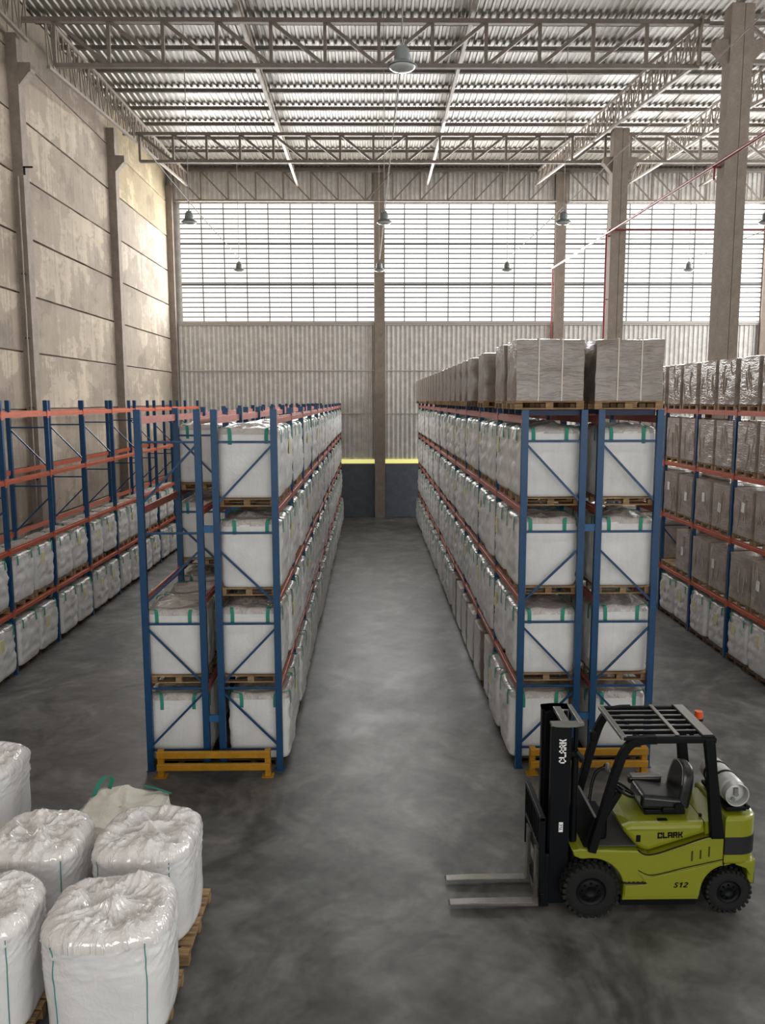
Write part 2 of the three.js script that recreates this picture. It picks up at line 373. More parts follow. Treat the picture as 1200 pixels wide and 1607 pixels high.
truss(V(-9.05, 15.99, -25.6), V(9.6, 16.02, -25.6), V(-9.95, 17.23, -25.6), V(9.85, 17.23, -25.6), 12, { dir: 'mid', chord: 0.13, web: 0.095 }, 'nearest cross truss spanning from the left wall columns to the grooved column');
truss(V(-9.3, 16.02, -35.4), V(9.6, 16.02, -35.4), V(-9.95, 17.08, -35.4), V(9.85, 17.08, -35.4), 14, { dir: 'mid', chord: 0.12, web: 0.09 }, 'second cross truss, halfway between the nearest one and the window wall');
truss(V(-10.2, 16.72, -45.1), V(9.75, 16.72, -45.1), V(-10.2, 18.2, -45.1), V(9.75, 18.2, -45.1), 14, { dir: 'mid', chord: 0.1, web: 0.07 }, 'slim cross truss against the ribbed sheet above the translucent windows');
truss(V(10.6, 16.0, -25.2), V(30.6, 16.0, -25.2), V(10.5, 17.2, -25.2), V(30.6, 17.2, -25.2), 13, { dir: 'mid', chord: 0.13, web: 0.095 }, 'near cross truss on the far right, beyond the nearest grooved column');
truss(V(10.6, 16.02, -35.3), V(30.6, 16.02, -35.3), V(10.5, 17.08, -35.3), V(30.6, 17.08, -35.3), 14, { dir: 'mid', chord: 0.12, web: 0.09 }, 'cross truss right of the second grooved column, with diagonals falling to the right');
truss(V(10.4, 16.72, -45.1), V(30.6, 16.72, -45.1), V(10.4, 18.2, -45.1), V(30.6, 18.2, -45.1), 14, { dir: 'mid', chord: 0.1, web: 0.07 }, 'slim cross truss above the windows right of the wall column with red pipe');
truss(V(-9.4, 16.1, -26.0), V(-9.45, 17.46, -45.2), V(-9.45, 17.5, -26.0), V(-9.5, 18.1, -45.2), 40, { dir: 'zig', chord: 0.1, web: 0.04 }, 'edge truss along the left concrete wall, rising towards the windows');
truss(V(-10.1, 16.95, -26.3), V(-10.1, 16.95, -17), V(-10.1, 18.2, -26.3), V(-10.1, 18.2, -17), 20, { dir: 'zig', chord: 0.1, web: 0.04 }, 'edge truss above the nearest left wall panels, at the top left corner');
truss(V(9.5, 16.05, -25.4), V(8.66, 17.55, -45.2), V(9.6, 17.3, -25.4), V(8.75, 18.2, -45.2), 40, { dir: 'zig', chord: 0.1, web: 0.04 }, 'long truss over the row of grooved columns, on their window side left');
truss(V(10.1, 17.1, -24.3), V(10.1, 17.1, -14), V(10.1, 18.3, -24.3), V(10.1, 18.3, -14), 20, { dir: 'zig', chord: 0.1, web: 0.05 }, 'long truss resting on the nearest grooved column, at the top right corner');
truss(V(13.4, 16.3, -26), V(13.5, 17.6, -45.2), V(13.5, 17.5, -26), V(13.6, 18.3, -45.2), 36, { dir: 'zig', chord: 0.1, web: 0.04 }, 'long truss right of the grooved columns, seen between the two nearest');
truss(V(-3.75, 17.38, -16), V(-3.75, 17.47, -45.2), V(-3.95, 18.3, -16), V(-3.95, 18.3, -45.2), 48, { dir: 'zig', chord: 0.11, web: 0.05 }, 'long roof joist running to the windows, left of the central lamp');
truss(V(2.99, 17.38, -16), V(2.99, 17.5, -45.2), V(3.19, 18.3, -16), V(3.19, 18.3, -45.2), 48, { dir: 'zig', chord: 0.11, web: 0.05 }, 'long roof joist running to the windows, right of the central lamp');
truss(V(17.3, 17.38, -22), V(17.3, 17.5, -45.2), V(17.5, 18.3, -22), V(17.5, 18.3, -45.2), 40, { dir: 'zig', chord: 0.11, web: 0.05 }, 'long roof joist at the right edge, beyond the nearest grooved column');

// ---------------------------------------------------------------- services
function lamp(x, z, label) {
  const y = 12.23, t = G('pendant_lamp', x, y, z); tag(t, label, 'lamp', 'bell lamps hanging from the roof');
  const L = (pts) => new THREE.LatheGeometry(pts.map(([r, h]) => new THREE.Vector2(r, h)), 28);
  M('rod', [rod(V(0, 0.2, 0), V(0, ROOF - y + 0.06, 0), 0.012, 8)], K.wire, t);
  M('housing', [L([[0, 0.2], [0.1, 0.2], [0.125, 0.18], [0.13, 0.1], [0.14, 0.09], [0.14, 0.0], [0.13, -0.02]]), box(0.17, 0.03, 0.04, 0, 0.235, 0), box(0.05, 0.1, 0.05, 0, 0.24, 0)], K.lampMetal, t);
  M('shade', [L([[0.135, 0.0], [0.16, -0.02], [0.215, -0.055], [0.25, -0.085], [0.258, -0.1], [0.25, -0.105], [0.2, -0.07], [0.13, -0.01]])], K.lampMetal, t);
  M('lens', [L([[0, -0.17], [0.1, -0.165], [0.18, -0.145], [0.235, -0.108], [0.2, -0.09], [0, -0.09]])], K.lampGlass, t);
}
lamp(0.57, -15.3, 'big grey bell lamp hanging in front of the nearest cross truss');
lamp(0.46, -28, 'grey bell lamp against the middle wall column, upper of the two there');
lamp(0.4, -38, 'small bell lamp against the middle wall column, lower of the two there');
lamp(-5.85, -28, 'grey bell lamp at the upper left corner of the windows');
lamp(-5.8, -38, 'small bell lamp in the left window at the end of a cable');
lamp(6.3, -28, 'grey bell lamp in front of the wall column left of the grooved columns');
lamp(6.08, -38, 'small bell lamp in the middle window at the end of a cable');
lamp(14.2, -38, 'small bell lamp in the window between the two grooved columns');
lamp(12.95, -28, 'grey bell lamp at the right edge beside the nearest grooved column');
function cable(pts, label) { tag(M('power_cable', tube(pts, 0.016, 30, 6), K.wire), label, 'cable'); }
cable([V(-5.87, 12.95, -22.6), V(-5.82, 12.75, -28), V(-5.77, 12.62, -38)], 'thin cable sloping down to the small lamp in the left window');
cable([V(0.601, 12.6, -15.3), V(0.53, 12.58, -22), V(0.491, 12.55, -28), V(0.431, 12.62, -38)], 'thin cable linking the three lamps over the aisle');
cable([V(6.75, 12.95, -14.2), V(6.5, 12.75, -21), V(6.33, 12.65, -28), V(6.111, 12.62, -38)], 'thin cable crossing the grooved columns down to a window lamp');
cable([V(14.9, 12.7, -28), V(14.5, 12.58, -33), V(14.231, 12.62, -38)], 'short thin cable behind the nearest grooved column');
{
  const t = G('fire_pipe', 9.6, 0, -45); tag(t, 'dark red fire pipe along the grooved columns with drops down them', 'pipe');
  M('main_pipe', [rod(V(0, 13.28, 0), V(0, 12.75, 27), 0.045, 10)], K.red, t);
  M('drop_pipe', [rod(V(0, 13.28, 0.1), V(0, 0.02, 0.1), 0.04, 8)], K.red, t);
  M('drop_pipe', [rod(V(0, 13.1, 10.2), V(0, 0.02, 10.2), 0.045, 8)], K.red, t);
  M('branch_pipe', [rod(V(0.0, 13.2, 10.4), V(16, 13.2, 10.4), 0.035, 8)], K.red, t);
  M('clamp', [box(0.24, 0.05, 0.06, 0.055, 12.82, 20.9), box(0.05, 0.35, 0.05, 0.0, 12.66, 20.9)], K.red, t);
  M('clamp', [box(0.16, 0.05, 0.06, 0.09, 13.02, 10.05)], K.red, t); M('clamp', [box(0.16, 0.04, 0.05, 0.09, 10.5, 10.05)], K.red, t);
}
{
  const t = G('conduit', -10.42, 0, -25.86); tag(t, 'grey conduit clipped to the nearest left wall column', 'conduit');
  M('tube', [rod(V(0, 3, 0), V(0, 13, 0), 0.03, 8)], K.steel, t);
  for (const y of [4, 6.2, 8.3, 10.2]) M('clip', [box(0.12, 0.04, 0.12, 0, y, -0.055)], K.dark, t);
}
{
  const t = G('wall_bracket', -10.3, 13.3, -26.0); tag(t, 'small dark angle bracket on the nearest left wall column', 'bracket');
  M('arm', [box(0.28, 0.04, 0.05, 0.14, 0, 0)], K.black, t); M('leg', [box(0.05, 0.24, 0.05, 0.03, -0.1, 0)], K.black, t);
}
// ---------------------------------------------------------------- pallet racks
const BRACE_Y = [0.37, 1.48, 2.62, 4.19, 5.72], DIAG = [[4.71, 5.66], [3.0, 3.88], [1.58, 2.53], [0.46, 1.39]];
const postGeo = new Map();
function post(h) {                                       // a lipped channel with rows of slots along its edges
  if (!postGeo.has(h)) {
    const s = new THREE.Shape([[-0.055, 0.045], [0.055, 0.045], [0.055, -0.045], [0.03, -0.045], [0.03, -0.035], [0.045, -0.035], [0.045, 0.033], [-0.045, 0.033], [-0.045, -0.035], [-0.03, -0.035], [-0.03, -0.045], [-0.055, -0.045]].map(([a, b]) => new THREE.Vector2(a, -b)));
    const shaft = new THREE.ExtrudeGeometry(s, { depth: h, bevelEnabled: false }).rotateX(-Math.PI / 2);
    postGeo.set(h, metric(join([shaft, box(0.15, 0.012, 0.14, 0, 0.006, 0)])));
  }
  return postGeo.get(h);
}
function slots(h) {
  if (!postGeo.has('s' + h)) { const l = []; for (let y = 0.2; y < h - 0.05; y += 0.1) for (const x of [-0.0555, 0.0555]) l.push(box(0.002, 0.03, 0.014, x, y, 0.02)); postGeo.set('s' + h, metric(join(l))); }
  return postGeo.get('s' + h);
}
const braceGeo = new Map();
function brace(key, make) { if (!braceGeo.has(key)) braceGeo.set(key, metric(join([make()]))); return braceGeo.get(key); }
function frame(parent, x0, w, z, h, flips, detail) {
  if (!detail) {
    const l = [post(h).clone().translate(x0, 0, z), post(h).clone().translate(x0 + w, 0, z)];
    for (const y of BRACE_Y) l.push(box(w, 0.035, 0.03, x0 + w / 2, y, z));
    DIAG.forEach(([a, b], i) => l.push(flips[i] ? bar(V(x0, b, z), V(x0 + w, a, z), 0.03, 0.035) : bar(V(x0, a, z), V(x0 + w, b, z), 0.03, 0.035)));
    return M('frame', l, K.blue, parent);
  }
  const f = G('frame', x0, 0, z, 0, parent);
  for (const x of [0, w]) { const p = M('post', post(h), K.blue, f); p.position.x = x; if (detail > 1) { const s = M('slots', slots(h), K.navy, f); s.position.x = x; } }
  for (const y of BRACE_Y) { const b = M('brace', brace('h' + w, () => rbox(w - 0.06, 0.038, 0.03, 0.006, w / 2, 0, 0, 1)), K.blue, f); b.position.set(0, y, 0); }
  DIAG.forEach(([a, b], i) => { M('diagonal', brace('d' + w + i + flips[i], () => flips[i] ? bar(V(0.04, b, 0), V(w - 0.04, a, 0), 0.03, 0.036) : bar(V(0.04, a, 0), V(w - 0.04, b, 0), 0.03, 0.036)), K.blue, f); });
  return f;
}
const beamGeo = new Map();
function beam(parent, x, y, z0, z1, side, mat) {          // a stepped box beam with its end plates; its top lies at y
  const L = Math.abs(z1 - z0) - 0.07, key = L.toFixed(2) + side;
  if (!beamGeo.has(key)) {
    const s = new THREE.Shape([[-0.025, 0], [0.012, 0], [0.012, -0.03], [0.025, -0.035], [0.025, -0.125], [-0.025, -0.125]].map(([a, b]) => new THREE.Vector2(a * side, b)));
    const g = new THREE.ExtrudeGeometry(s, { depth: L, bevelEnabled: false }).translate(0, 0, -L / 2);
    beamGeo.set(key, metric(join([g, box(0.012, 0.2, 0.06, 0.03 * side, -0.07, L / 2 + 0.01), box(0.012, 0.2, 0.06, 0.03 * side, -0.07, -L / 2 - 0.01)])));
  }
  const m = M('beam', beamGeo.get(key), mat, parent); m.position.set(x, y, (z0 + z1) / 2);
}
function rack(o, label) {
  const t = G('pallet_rack', 0, 0, 0); tag(t, label, 'pallet rack');
  o.rows.forEach((row, ri) => {
    for (let i = 0; i <= o.bays; i++) {
      const z = o.z0 - i * o.pitch;
      frame(t, row.x, o.w, z, o.h, i % 2 && !row.same ? row.flips.map((f) => !f) : row.flips, i < 2 ? 2 : i < (row.detail ?? 5) ? 1 : 0);
      if (i === o.bays) continue;
      for (const y of o.levels) { if (row.hide && row.hide(i, y)) continue; beam(t, row.x - 0.02, y, z, z - o.pitch, -1, o.mat); beam(t, row.x + o.w + 0.02, y, z, z - o.pitch, 1, o.mat); }
    }
  });
  if (o.rows.length === 2) for (let i = 0; i <= o.bays; i++) for (const y of [0.94, 4.26]) {
    const xa = o.rows[0].x + o.w, xb = o.rows[1].x;
    M('row_spacer', [box(xb - xa - 0.1, 0.12, 0.05, (xa + xb) / 2, y, o.z0 - i * o.pitch)], K.blueTie, t);
  }
  for (const [x, y, z, sx, sz] of o.supports ?? []) M('support_bar', [box(sx, 0.09, sz, x, y, z)], K.navy, t);
  return t;
}
const LV = [1.53, 3.08, 4.62, 6.14];
rack({ z0: -13.85, pitch: 2.72, bays: 11, w: 0.983, h: 6.26, levels: LV, mat: K.beamMuted, rows: [
  { x: -3.854, flips: [false, false, true, false], detail: 4 }, { x: -2.593, flips: [false, true, false, true] }] },
  'blue double pallet rack left of the central aisle, nothing on its top beams');
const sup = [[3.0555, 6.19, -13.95, 0.86, 0.08], [4.3255, 6.19, -13.95, 0.86, 0.08]]; for (let i = 0; i < 22; i++) for (const dz of [-0.35, 0.35]) { if (i > 13) continue; sup.push([2.935 + 0.12, 6.195, -14.5 - i * 1.36 + dz, 0.98, 0.1]); if (i < 4) sup.push([4.33, 6.195, -14.5 - i * 1.36 + dz, 0.98, 0.1]); }
rack({ z0: -13.85, pitch: 2.72, bays: 11, w: 0.983, h: 6.24, levels: LV, mat: K.beamMuted, supports: sup, rows: [
  { x: 2.564, flips: [true, false, true, false] }, { x: 3.834, flips: [true, true, false, true], detail: 3 }] },
  'blue double pallet rack right of the central aisle, wrapped cartons along its top');
rack({ z0: -16.37, pitch: 2.72, bays: 9, w: 0.98, h: 6.42, levels: [1.52, 2.98, 4.6, 6.14], mat: K.beam, rows: [
  { x: -9.4, flips: [true, false, true, false], detail: 9, same: true }] },
  'single blue rack with bright orange beams along the concrete wall, upper levels empty');
rack({ z0: -15.25, pitch: 2.4, bays: 6, w: 0.86, h: 6.2, levels: [1.46, 3.04, 4.6, 6.14], mat: K.beam, rows: [
  { x: 8.86, flips: [true, false, true, false], detail: 6 }] },
  'blue rack with orange beams in front of the grooved columns, full of brown cartons');

// ---------------------------------------------------------------- end guards
function guard(x0, x1, z, label) {
  const t = G('rack_guard', (x0 + x1) / 2, 0, z), w = x1 - x0; tag(t, label, 'guard rail', 'yellow rack end guards');
  for (const s of [-1, 1]) M('guard_post', [rbox(0.1, 0.47, 0.1, 0.008, s * (w / 2 - 0.06), 0.245, 0), box(0.2, 0.012, 0.18, s * (w / 2 - 0.06), 0.006, 0)], K.yellow, t);
  for (const y of [0.42, 0.2]) M('guard_rail', [rbox(w - 0.02, 0.12, 0.07, 0.012, 0, y, 0.075)], K.yellow, t);
}
guard(-3.68, -1.73, -13.6, 'yellow steel guard at the foot of the rack left of the aisle');
guard(2.7, 4.75, -13.6, 'yellow steel guard at the foot of the rack behind the forklift');

// ---------------------------------------------------------------- pallets
const PD = { x: 1.0, z: 1.08, h: 0.135 };
const palletParts = (() => {
  const top = [], low = [], blk = [];
  for (let i = 0; i < 7; i++) top.push([0, PD.h - 0.011, -PD.z / 2 + 0.05 + i * (PD.z - 0.1) / 6]);
  for (const z of [-PD.z / 2 + 0.05, 0, PD.z / 2 - 0.05]) for (const x of [-PD.x / 2 + 0.055, 0, PD.x / 2 - 0.055]) blk.push([x, 0.0625, z]);
  for (const z of [-PD.z / 2 + 0.05, 0, PD.z / 2 - 0.05]) low.push([0, 0.011, z]);
  return { top, low, blk };
})();
const boardG = [0, 1, 2].map((k) => metric(flat(box(PD.x, 0.022, 0.115)), k * 0.3, k * 0.37)), lowG = metric(flat(box(PD.x, 0.022, 0.1)), 0.2, 0.7), blkG = metric(flat(box(0.11, 0.082, 0.1)), 0.1, 0.4), strG = metric(flat(box(0.11, 0.02, PD.z)), 0.5, 0.2);
const palletFar = metric(join([...palletParts.top.map((p) => box(PD.x, 0.022, 0.115, ...p)), ...palletParts.low.map((p) => box(PD.x, 0.022, 0.1, ...p)), ...palletParts.blk.map((p) => box(0.11, 0.08, 0.1, ...p))]));
let palletNo = 0;
function pallet(x, y, z, near, label, group, sx = 1, sz = 1) {
  const r = rng(900 + palletNo++);
  let t;
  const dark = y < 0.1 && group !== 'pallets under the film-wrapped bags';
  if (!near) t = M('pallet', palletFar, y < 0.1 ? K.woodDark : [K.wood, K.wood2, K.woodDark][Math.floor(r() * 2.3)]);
  else {
    t = G('pallet');
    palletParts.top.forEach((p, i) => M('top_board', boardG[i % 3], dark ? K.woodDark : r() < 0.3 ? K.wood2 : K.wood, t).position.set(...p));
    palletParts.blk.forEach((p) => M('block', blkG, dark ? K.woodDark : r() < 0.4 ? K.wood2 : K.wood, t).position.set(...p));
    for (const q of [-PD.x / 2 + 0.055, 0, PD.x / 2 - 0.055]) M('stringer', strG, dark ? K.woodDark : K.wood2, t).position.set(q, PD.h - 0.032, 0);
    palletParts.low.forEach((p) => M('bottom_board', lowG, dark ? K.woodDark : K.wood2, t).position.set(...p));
  }
  t.position.set(x, y, z); t.scale.set(sx, 1, sz); t.rotation.y = (r() - 0.5) * 0.02;
  return tag(t, label, 'pallet', group);
}

// ---------------------------------------------------------------- bulk bags
function ringGeo(levels, N, n, hx, hz, disp, uvs = 1) {     // rings of a rounded square; levels of [y, scale, exponent?]
  const pos = [], uv = [], idx = [], per = 2 * (hx + hz) * 2;
  levels.forEach(([y, s, e], li) => {
    for (let i = 0; i <= N; i++) {
      const q = (i % N) / N * 4, k = Math.floor(q), f = (q - k) * 2 - 1, [a, b] = [[1, f], [-f, 1], [-1, -f], [f, -1]][k];
      const m = e ?? n, th = Math.atan2(b, a), r = Math.pow(Math.pow(Math.abs(Math.cos(th)), m) + Math.pow(Math.abs(Math.sin(th)), m), -1 / m);
      const cx = Math.cos(th) * r, cz = Math.sin(th) * r, p = disp(cx * s * hx, y, cz * s * hz, cx, cz, s, li);
      pos.push(...p);
      uv.push(s > 0.86 || uvs === 2 ? (i / N) * per : p[0], s > 0.86 || uvs === 2 ? y : p[2]);
    }
  });
  const W = N + 1;
  for (let j = 0; j < levels.length - 1; j++) for (let i = 0; i < N; i++) { const a = j * W + i; idx.push(a, a + W, a + 1, a + 1, a + W, a + W + 1); }
  const g = new THREE.BufferGeometry();
  g.setAttribute('position', new THREE.Float32BufferAttribute(pos, 3)); g.setAttribute('uv', new THREE.Float32BufferAttribute(uv, 2)); g.setIndex(idx);
  g.computeVertexNormals();
  const nn = g.attributes.normal;                          // close the seam
  for (let j = 0; j < levels.length; j++) { const a = j * W, b = a + N; for (const c of [0, 1, 2]) { const m = (nn.array[3 * a + c] + nn.array[3 * b + c]) / 2; nn.array[3 * a + c] = nn.array[3 * b + c] = m; } }
  return g;
}
const BAG = { hx: 0.53, hz: 0.585, H: 1.15 };
function ribbon(pts, dirs, w, th = 0.006) {                // a strap along points, its width along dirs
  const pos = [], idx = [], c = new THREE.CatmullRomCurve3(pts, false, 'centripetal'), n = (pts.length - 1) * 3;
  for (let i = 0; i <= n; i++) {
    const t = i / n, p = c.getPoint(t), k = t * (dirs.length - 1), a = Math.min(dirs.length - 2, Math.floor(k)), d = dirs[a].clone().lerp(dirs[a + 1], k - a).normalize(), nrm = c.getTangent(t).cross(d).normalize().multiplyScalar(th / 2);
    const l = p.clone().addScaledVector(d, w / 2), r = p.clone().addScaledVector(d, -w / 2);
    for (const q of [l.clone().add(nrm), r.clone().add(nrm), r.clone().sub(nrm), l.clone().sub(nrm)]) pos.push(q.x, q.y, q.z);
    if (i < n) { const b = i * 4; for (let e = 0; e < 4; e++) { const f = (e + 1) % 4; idx.push(b + e, b + f, b + 4 + e, b + f, b + 4 + f, b + 4 + e); } }
  }
  const g = new THREE.BufferGeometry(); g.setAttribute('position', new THREE.Float32BufferAttribute(pos, 3)); g.setAttribute('uv', new THREE.Float32BufferAttribute(new Float32Array(pos.length / 3 * 2), 2)); g.setIndex(idx);
  const f = g.toNonIndexed(); f.computeVertexNormals(); return f;
}
function bagGeometry(seed, N, lift) {
  const r = rng(seed), o = seed * 3.7, { hx, hz, H } = BAG, lv = [[0, 0], [0, 0.9], [0.015, 0.96], [0.06, 0.985]];
  const rows = N > 40 ? 16 : 10;
  for (let i = 1; i <= rows; i++) { const v = i / rows; lv.push([0.06 + v * (H - 0.17), 0.985 + 0.02 * Math.sin(v * Math.PI)]); }
  lv.push([H - 0.07, 0.985], [H - 0.04, 0.955]);
  const bulge = (p, y, cx, cz, li) => {
    const side = Math.max(0, Math.min(1, y / 0.15)) * Math.max(0, Math.min(1, (H + 0.05 - y) / 0.25));
    const onX = Math.abs(cx) > Math.abs(cz);                // the two faces that look into the aisles bulge in quilted squares
    const quilt = onX ? 0.02 * (Math.abs(Math.sin(y * 11 + seed)) * 0.8 + Math.abs(Math.sin(p[2] * 8.2)) * 0.8 - 0.6) : 0;
    const nz = onX ? noise(p[2] * 3 + o, y * 4, o) * 0.03 + noise(p[2] * 9, y * 9 + o, 3) * 0.03 : noise(p[0] * 2 + o, y * 2.2, 9) * 0.012;
    const k = (quilt + nz) * side;
    return [p[0] + (onX ? Math.sign(cx) * k : 0), y, p[2] + (onX ? 0 : Math.sign(cz) * k)];
  };
  const body = ringGeo(lv, N, 9, hx, hz, (x, y, z, cx, cz, s, li) => bulge([x, y, z], y, cx, cz, li));
  const top = [[H - 0.09, 0.992, 9], [H - 0.045, 0.985, 9], [H - 0.01, 0.95, 8], [H + 0.01, 0.88, 7], [H + 0.025, 0.72, 5], [H + 0.04, 0.5, 3], [H + 0.05, 0.3, 2], [H + 0.06, 0.12, 2], [H + 0.06, 0, 2]];
  const cover = ringGeo(top, N, 8, hx, hz, (x, y, z, cx, cz, s, li) => {
    const a = (li > 1 ? 0.035 : 0.006) * (1 - 0.75 * Math.pow(Math.max(Math.abs(x / hx), Math.abs(z / hz)), 3));
    const q = noise(x * 4 + o, z * 4, o) * a * 1.6 + Math.abs(noise(x * 9, z * 9 + o, 5)) * a + lift * Math.max(0, noise(x * 1.7 + o * 2, z * 1.7, 1)) * (li > 2 ? 0.12 * (1 - s * s) : 0);
    return [x + (li < 3 ? noise(y * 9, z * 7 + o, x * 7) * 0.012 : 0), y + q, z + (li < 3 ? noise(x * 7, y * 9 + o, z * 7) * 0.012 : 0)];
  });
  const loops = [];
  for (const [sx, sz] of [[1, 1], [-1, 1], [1, -1], [-1, -1]]) {
    const X = sx * hx, Zz = sz * hz, up = r() * 0.025, ox = 0.5 + r() * 0.1, oz = 0.62 + r() * 0.12, len = 0.2 + r() * 0.06, fall = (r() - 0.5) * 0.06;
    const pts = [V(X * ox, H - len, Zz * 1.008), V(X * ox, H - 0.09, Zz * 1.012), V(X * (ox + 0.02), H + 0.0, Zz * 0.99), V(X * (ox + 0.05), H + up, Zz * 0.9 + fall), V(X * 0.88, H + up + 0.015, Zz * 0.86 + fall), V(X * 0.93 + fall, H + up, Zz * (oz + 0.06)), V(X * 1.0, H, Zz * oz), V(X * 1.025, H - 0.09, Zz * oz), V(X * 1.025, H - len, Zz * oz)];
    const dx = V(1, 0, 0), dz = V(0, 0, -sx * sz), dm = V(0.7, 0, -0.7 * sx * sz);
    loops.push(ribbon(pts, [dx, dx, dx, dm, dm, dm, dz, dz, dz], 0.062));
  }
  return { body, cover, loops };
}
const bagNear = [1, 2, 3, 4, 5, 6].map((s) => bagGeometry(s, 72, s % 2)), bagFar = [11, 12, 13, 14].map((s) => {
  const b = bagGeometry(s, 32, s % 2), parts = [flat(b.body), flat(b.cover), join(b.loops)];
  const g = mergeGeometries(parts, true); return g;
});
const patchGeo = new RoundedBoxGeometry(0.012, 0.3, 0.22, 1, 0.004);
let bagNo = 0;
function bulkBag(x, y, z, near, label, group, opts = {}) {
  const r = rng(300 + bagNo++);
  let t;
  const turn = r() < 0.5 ? 0 : Math.PI;
  if (!near) { t = M('bulk_bag', bagFar[Math.floor(r() * 4)], [K.bag, K.film, K.green]); }
  else {
    t = G('bulk_bag'); const b = bagNear[Math.floor(r() * 6)];
    M('bag_body', b.body, K.bag, t); M('top_cover', b.cover, K.film, t);
    for (const l of b.loops) M('lifting_loop', l, K.green, t);
    if (opts.patch) for (const s of [-1, 1]) { const p = M('document_pouch', patchGeo, K.patch, t); p.position.set(s * (BAG.hx + 0.018), 0.72 + r() * 0.12, s * (opts.patch === 2 ? 0.2 : 0.02)); }
  }
  t.position.set(x + (r() - 0.5) * 0.05, y, z + (r() - 0.5) * 0.05); t.rotation.y = turn + (r() - 0.5) * 0.03; t.scale.set(opts.sx ?? 1, (opts.sy ?? 1) * (0.975 + r() * 0.05), opts.sz ?? 1);
  return tag(t, label, 'bag', group);
}
// ---------------------------------------------------------------- wrapped cartons
function cartonGeo(seed, sx, sy, sz) {
  const g = new THREE.BoxGeometry(sx, sy, sz, 10, 12, 10), p = g.attributes.position, o = seed * 5.3;
  for (let i = 0; i < p.count; i++) {
    const x = p.getX(i), y = p.getY(i), z = p.getZ(i), e = 0.014, r = 0.02;
    const ex = Math.abs(x) > sx / 2 - 0.01, ez = Math.abs(z) > sz / 2 - 0.01, ey = y > sy / 2 - 0.01;
    let nx = x + noise(x * 3 + o, y * 5, z * 3) * e, nz = z + noise(x * 3, y * 5 + o, z * 3 + 4) * e, ny = y + (y > 0 ? noise(x * 4 + o, 3, z * 4) * 0.018 : 0);
    if (ex && ez) { nx -= Math.sign(x) * r * 0.5; nz -= Math.sign(z) * r * 0.5; }
    if (ey && (ex || ez)) ny -= 0.012;
    p.setXYZ(i, nx, ny + sy / 2, nz);
  }
  g.computeVertexNormals();
  return metric(flat(g), o % 1, (o * 1.7) % 1);
}
const cartonSet = new Map();
let cartonNo = 0;
function carton(x, y, z, s, near, label, group, opts = {}) {
  const r = rng(600 + cartonNo++), k = s.join() + Math.floor(r() * 3);
  if (!cartonSet.has(k)) cartonSet.set(k, cartonGeo(cartonSet.size + 1, ...s));
  const main = opts.pale ? K.cardPale : opts.brown ? K.cardBrown : K.card;
  let t;
  if (!near) t = M('wrapped_carton', cartonSet.get(k), main);
  else {
    t = G('wrapped_carton'); M('carton', cartonSet.get(k), main, t);
    if (opts.straps) for (const f of [-0.17, 0.17]) {
      const X = f * s[0] * 1.0, d = s[2] / 2 + 0.008, h = s[1] + 0.012, w = 0.02;
      M('strap', [box(w, h, 0.004, X, h / 2, d), box(w, h, 0.004, X, h / 2, -d), box(w, 0.004, 2 * d, X, h, 0)], K.strap, t);
    }
    if (opts.sheet) { const p = M('paper_label', [box(0.004, 0.24, 0.17)], K.paper, t); p.position.set(-s[0] / 2 - 0.014, s[1] * (0.45 + r() * 0.2), (r() - 0.5) * s[2] * 0.5); p.rotation.x = (r() - 0.5) * 0.3; }
    if (opts.pleats) for (let i = 0; i < 2 + r() * 3; i++) { const zz = (r() - 0.5) * s[2] * 0.85, ya = s[1] * (0.5 + r() * 0.48), yb = ya - s[1] * (0.2 + r() * 0.45), w = (r() - 0.5) * 0.35; M('film_glare_fold', tube([V(-s[0] / 2 - 0.004, ya, zz), V(-s[0] / 2 - 0.011, (ya + yb) / 2, zz + w * 0.3 + (r() - 0.5) * 0.08), V(-s[0] / 2 - 0.004, Math.max(0.04, yb), zz + w)], 0.007 + r() * 0.006, 10, 5), K.filmGlareFold, t); }
  }
  t.position.set(x, y, z); t.rotation.y = (r() - 0.5) * 0.03;
  return tag(t, label, 'carton', group);
}
K.filmGlareFold = phys(0xb3a699, 0.12, 0, {});  // paler than the cartons: glare on the film folds as colour

const TIER = ['floor tier', 'second tier', 'third tier', 'top tier'];
const ph = PD.h + 0.003;
const ord = (i) => ORD[i] ?? 'number ' + (i + 1);
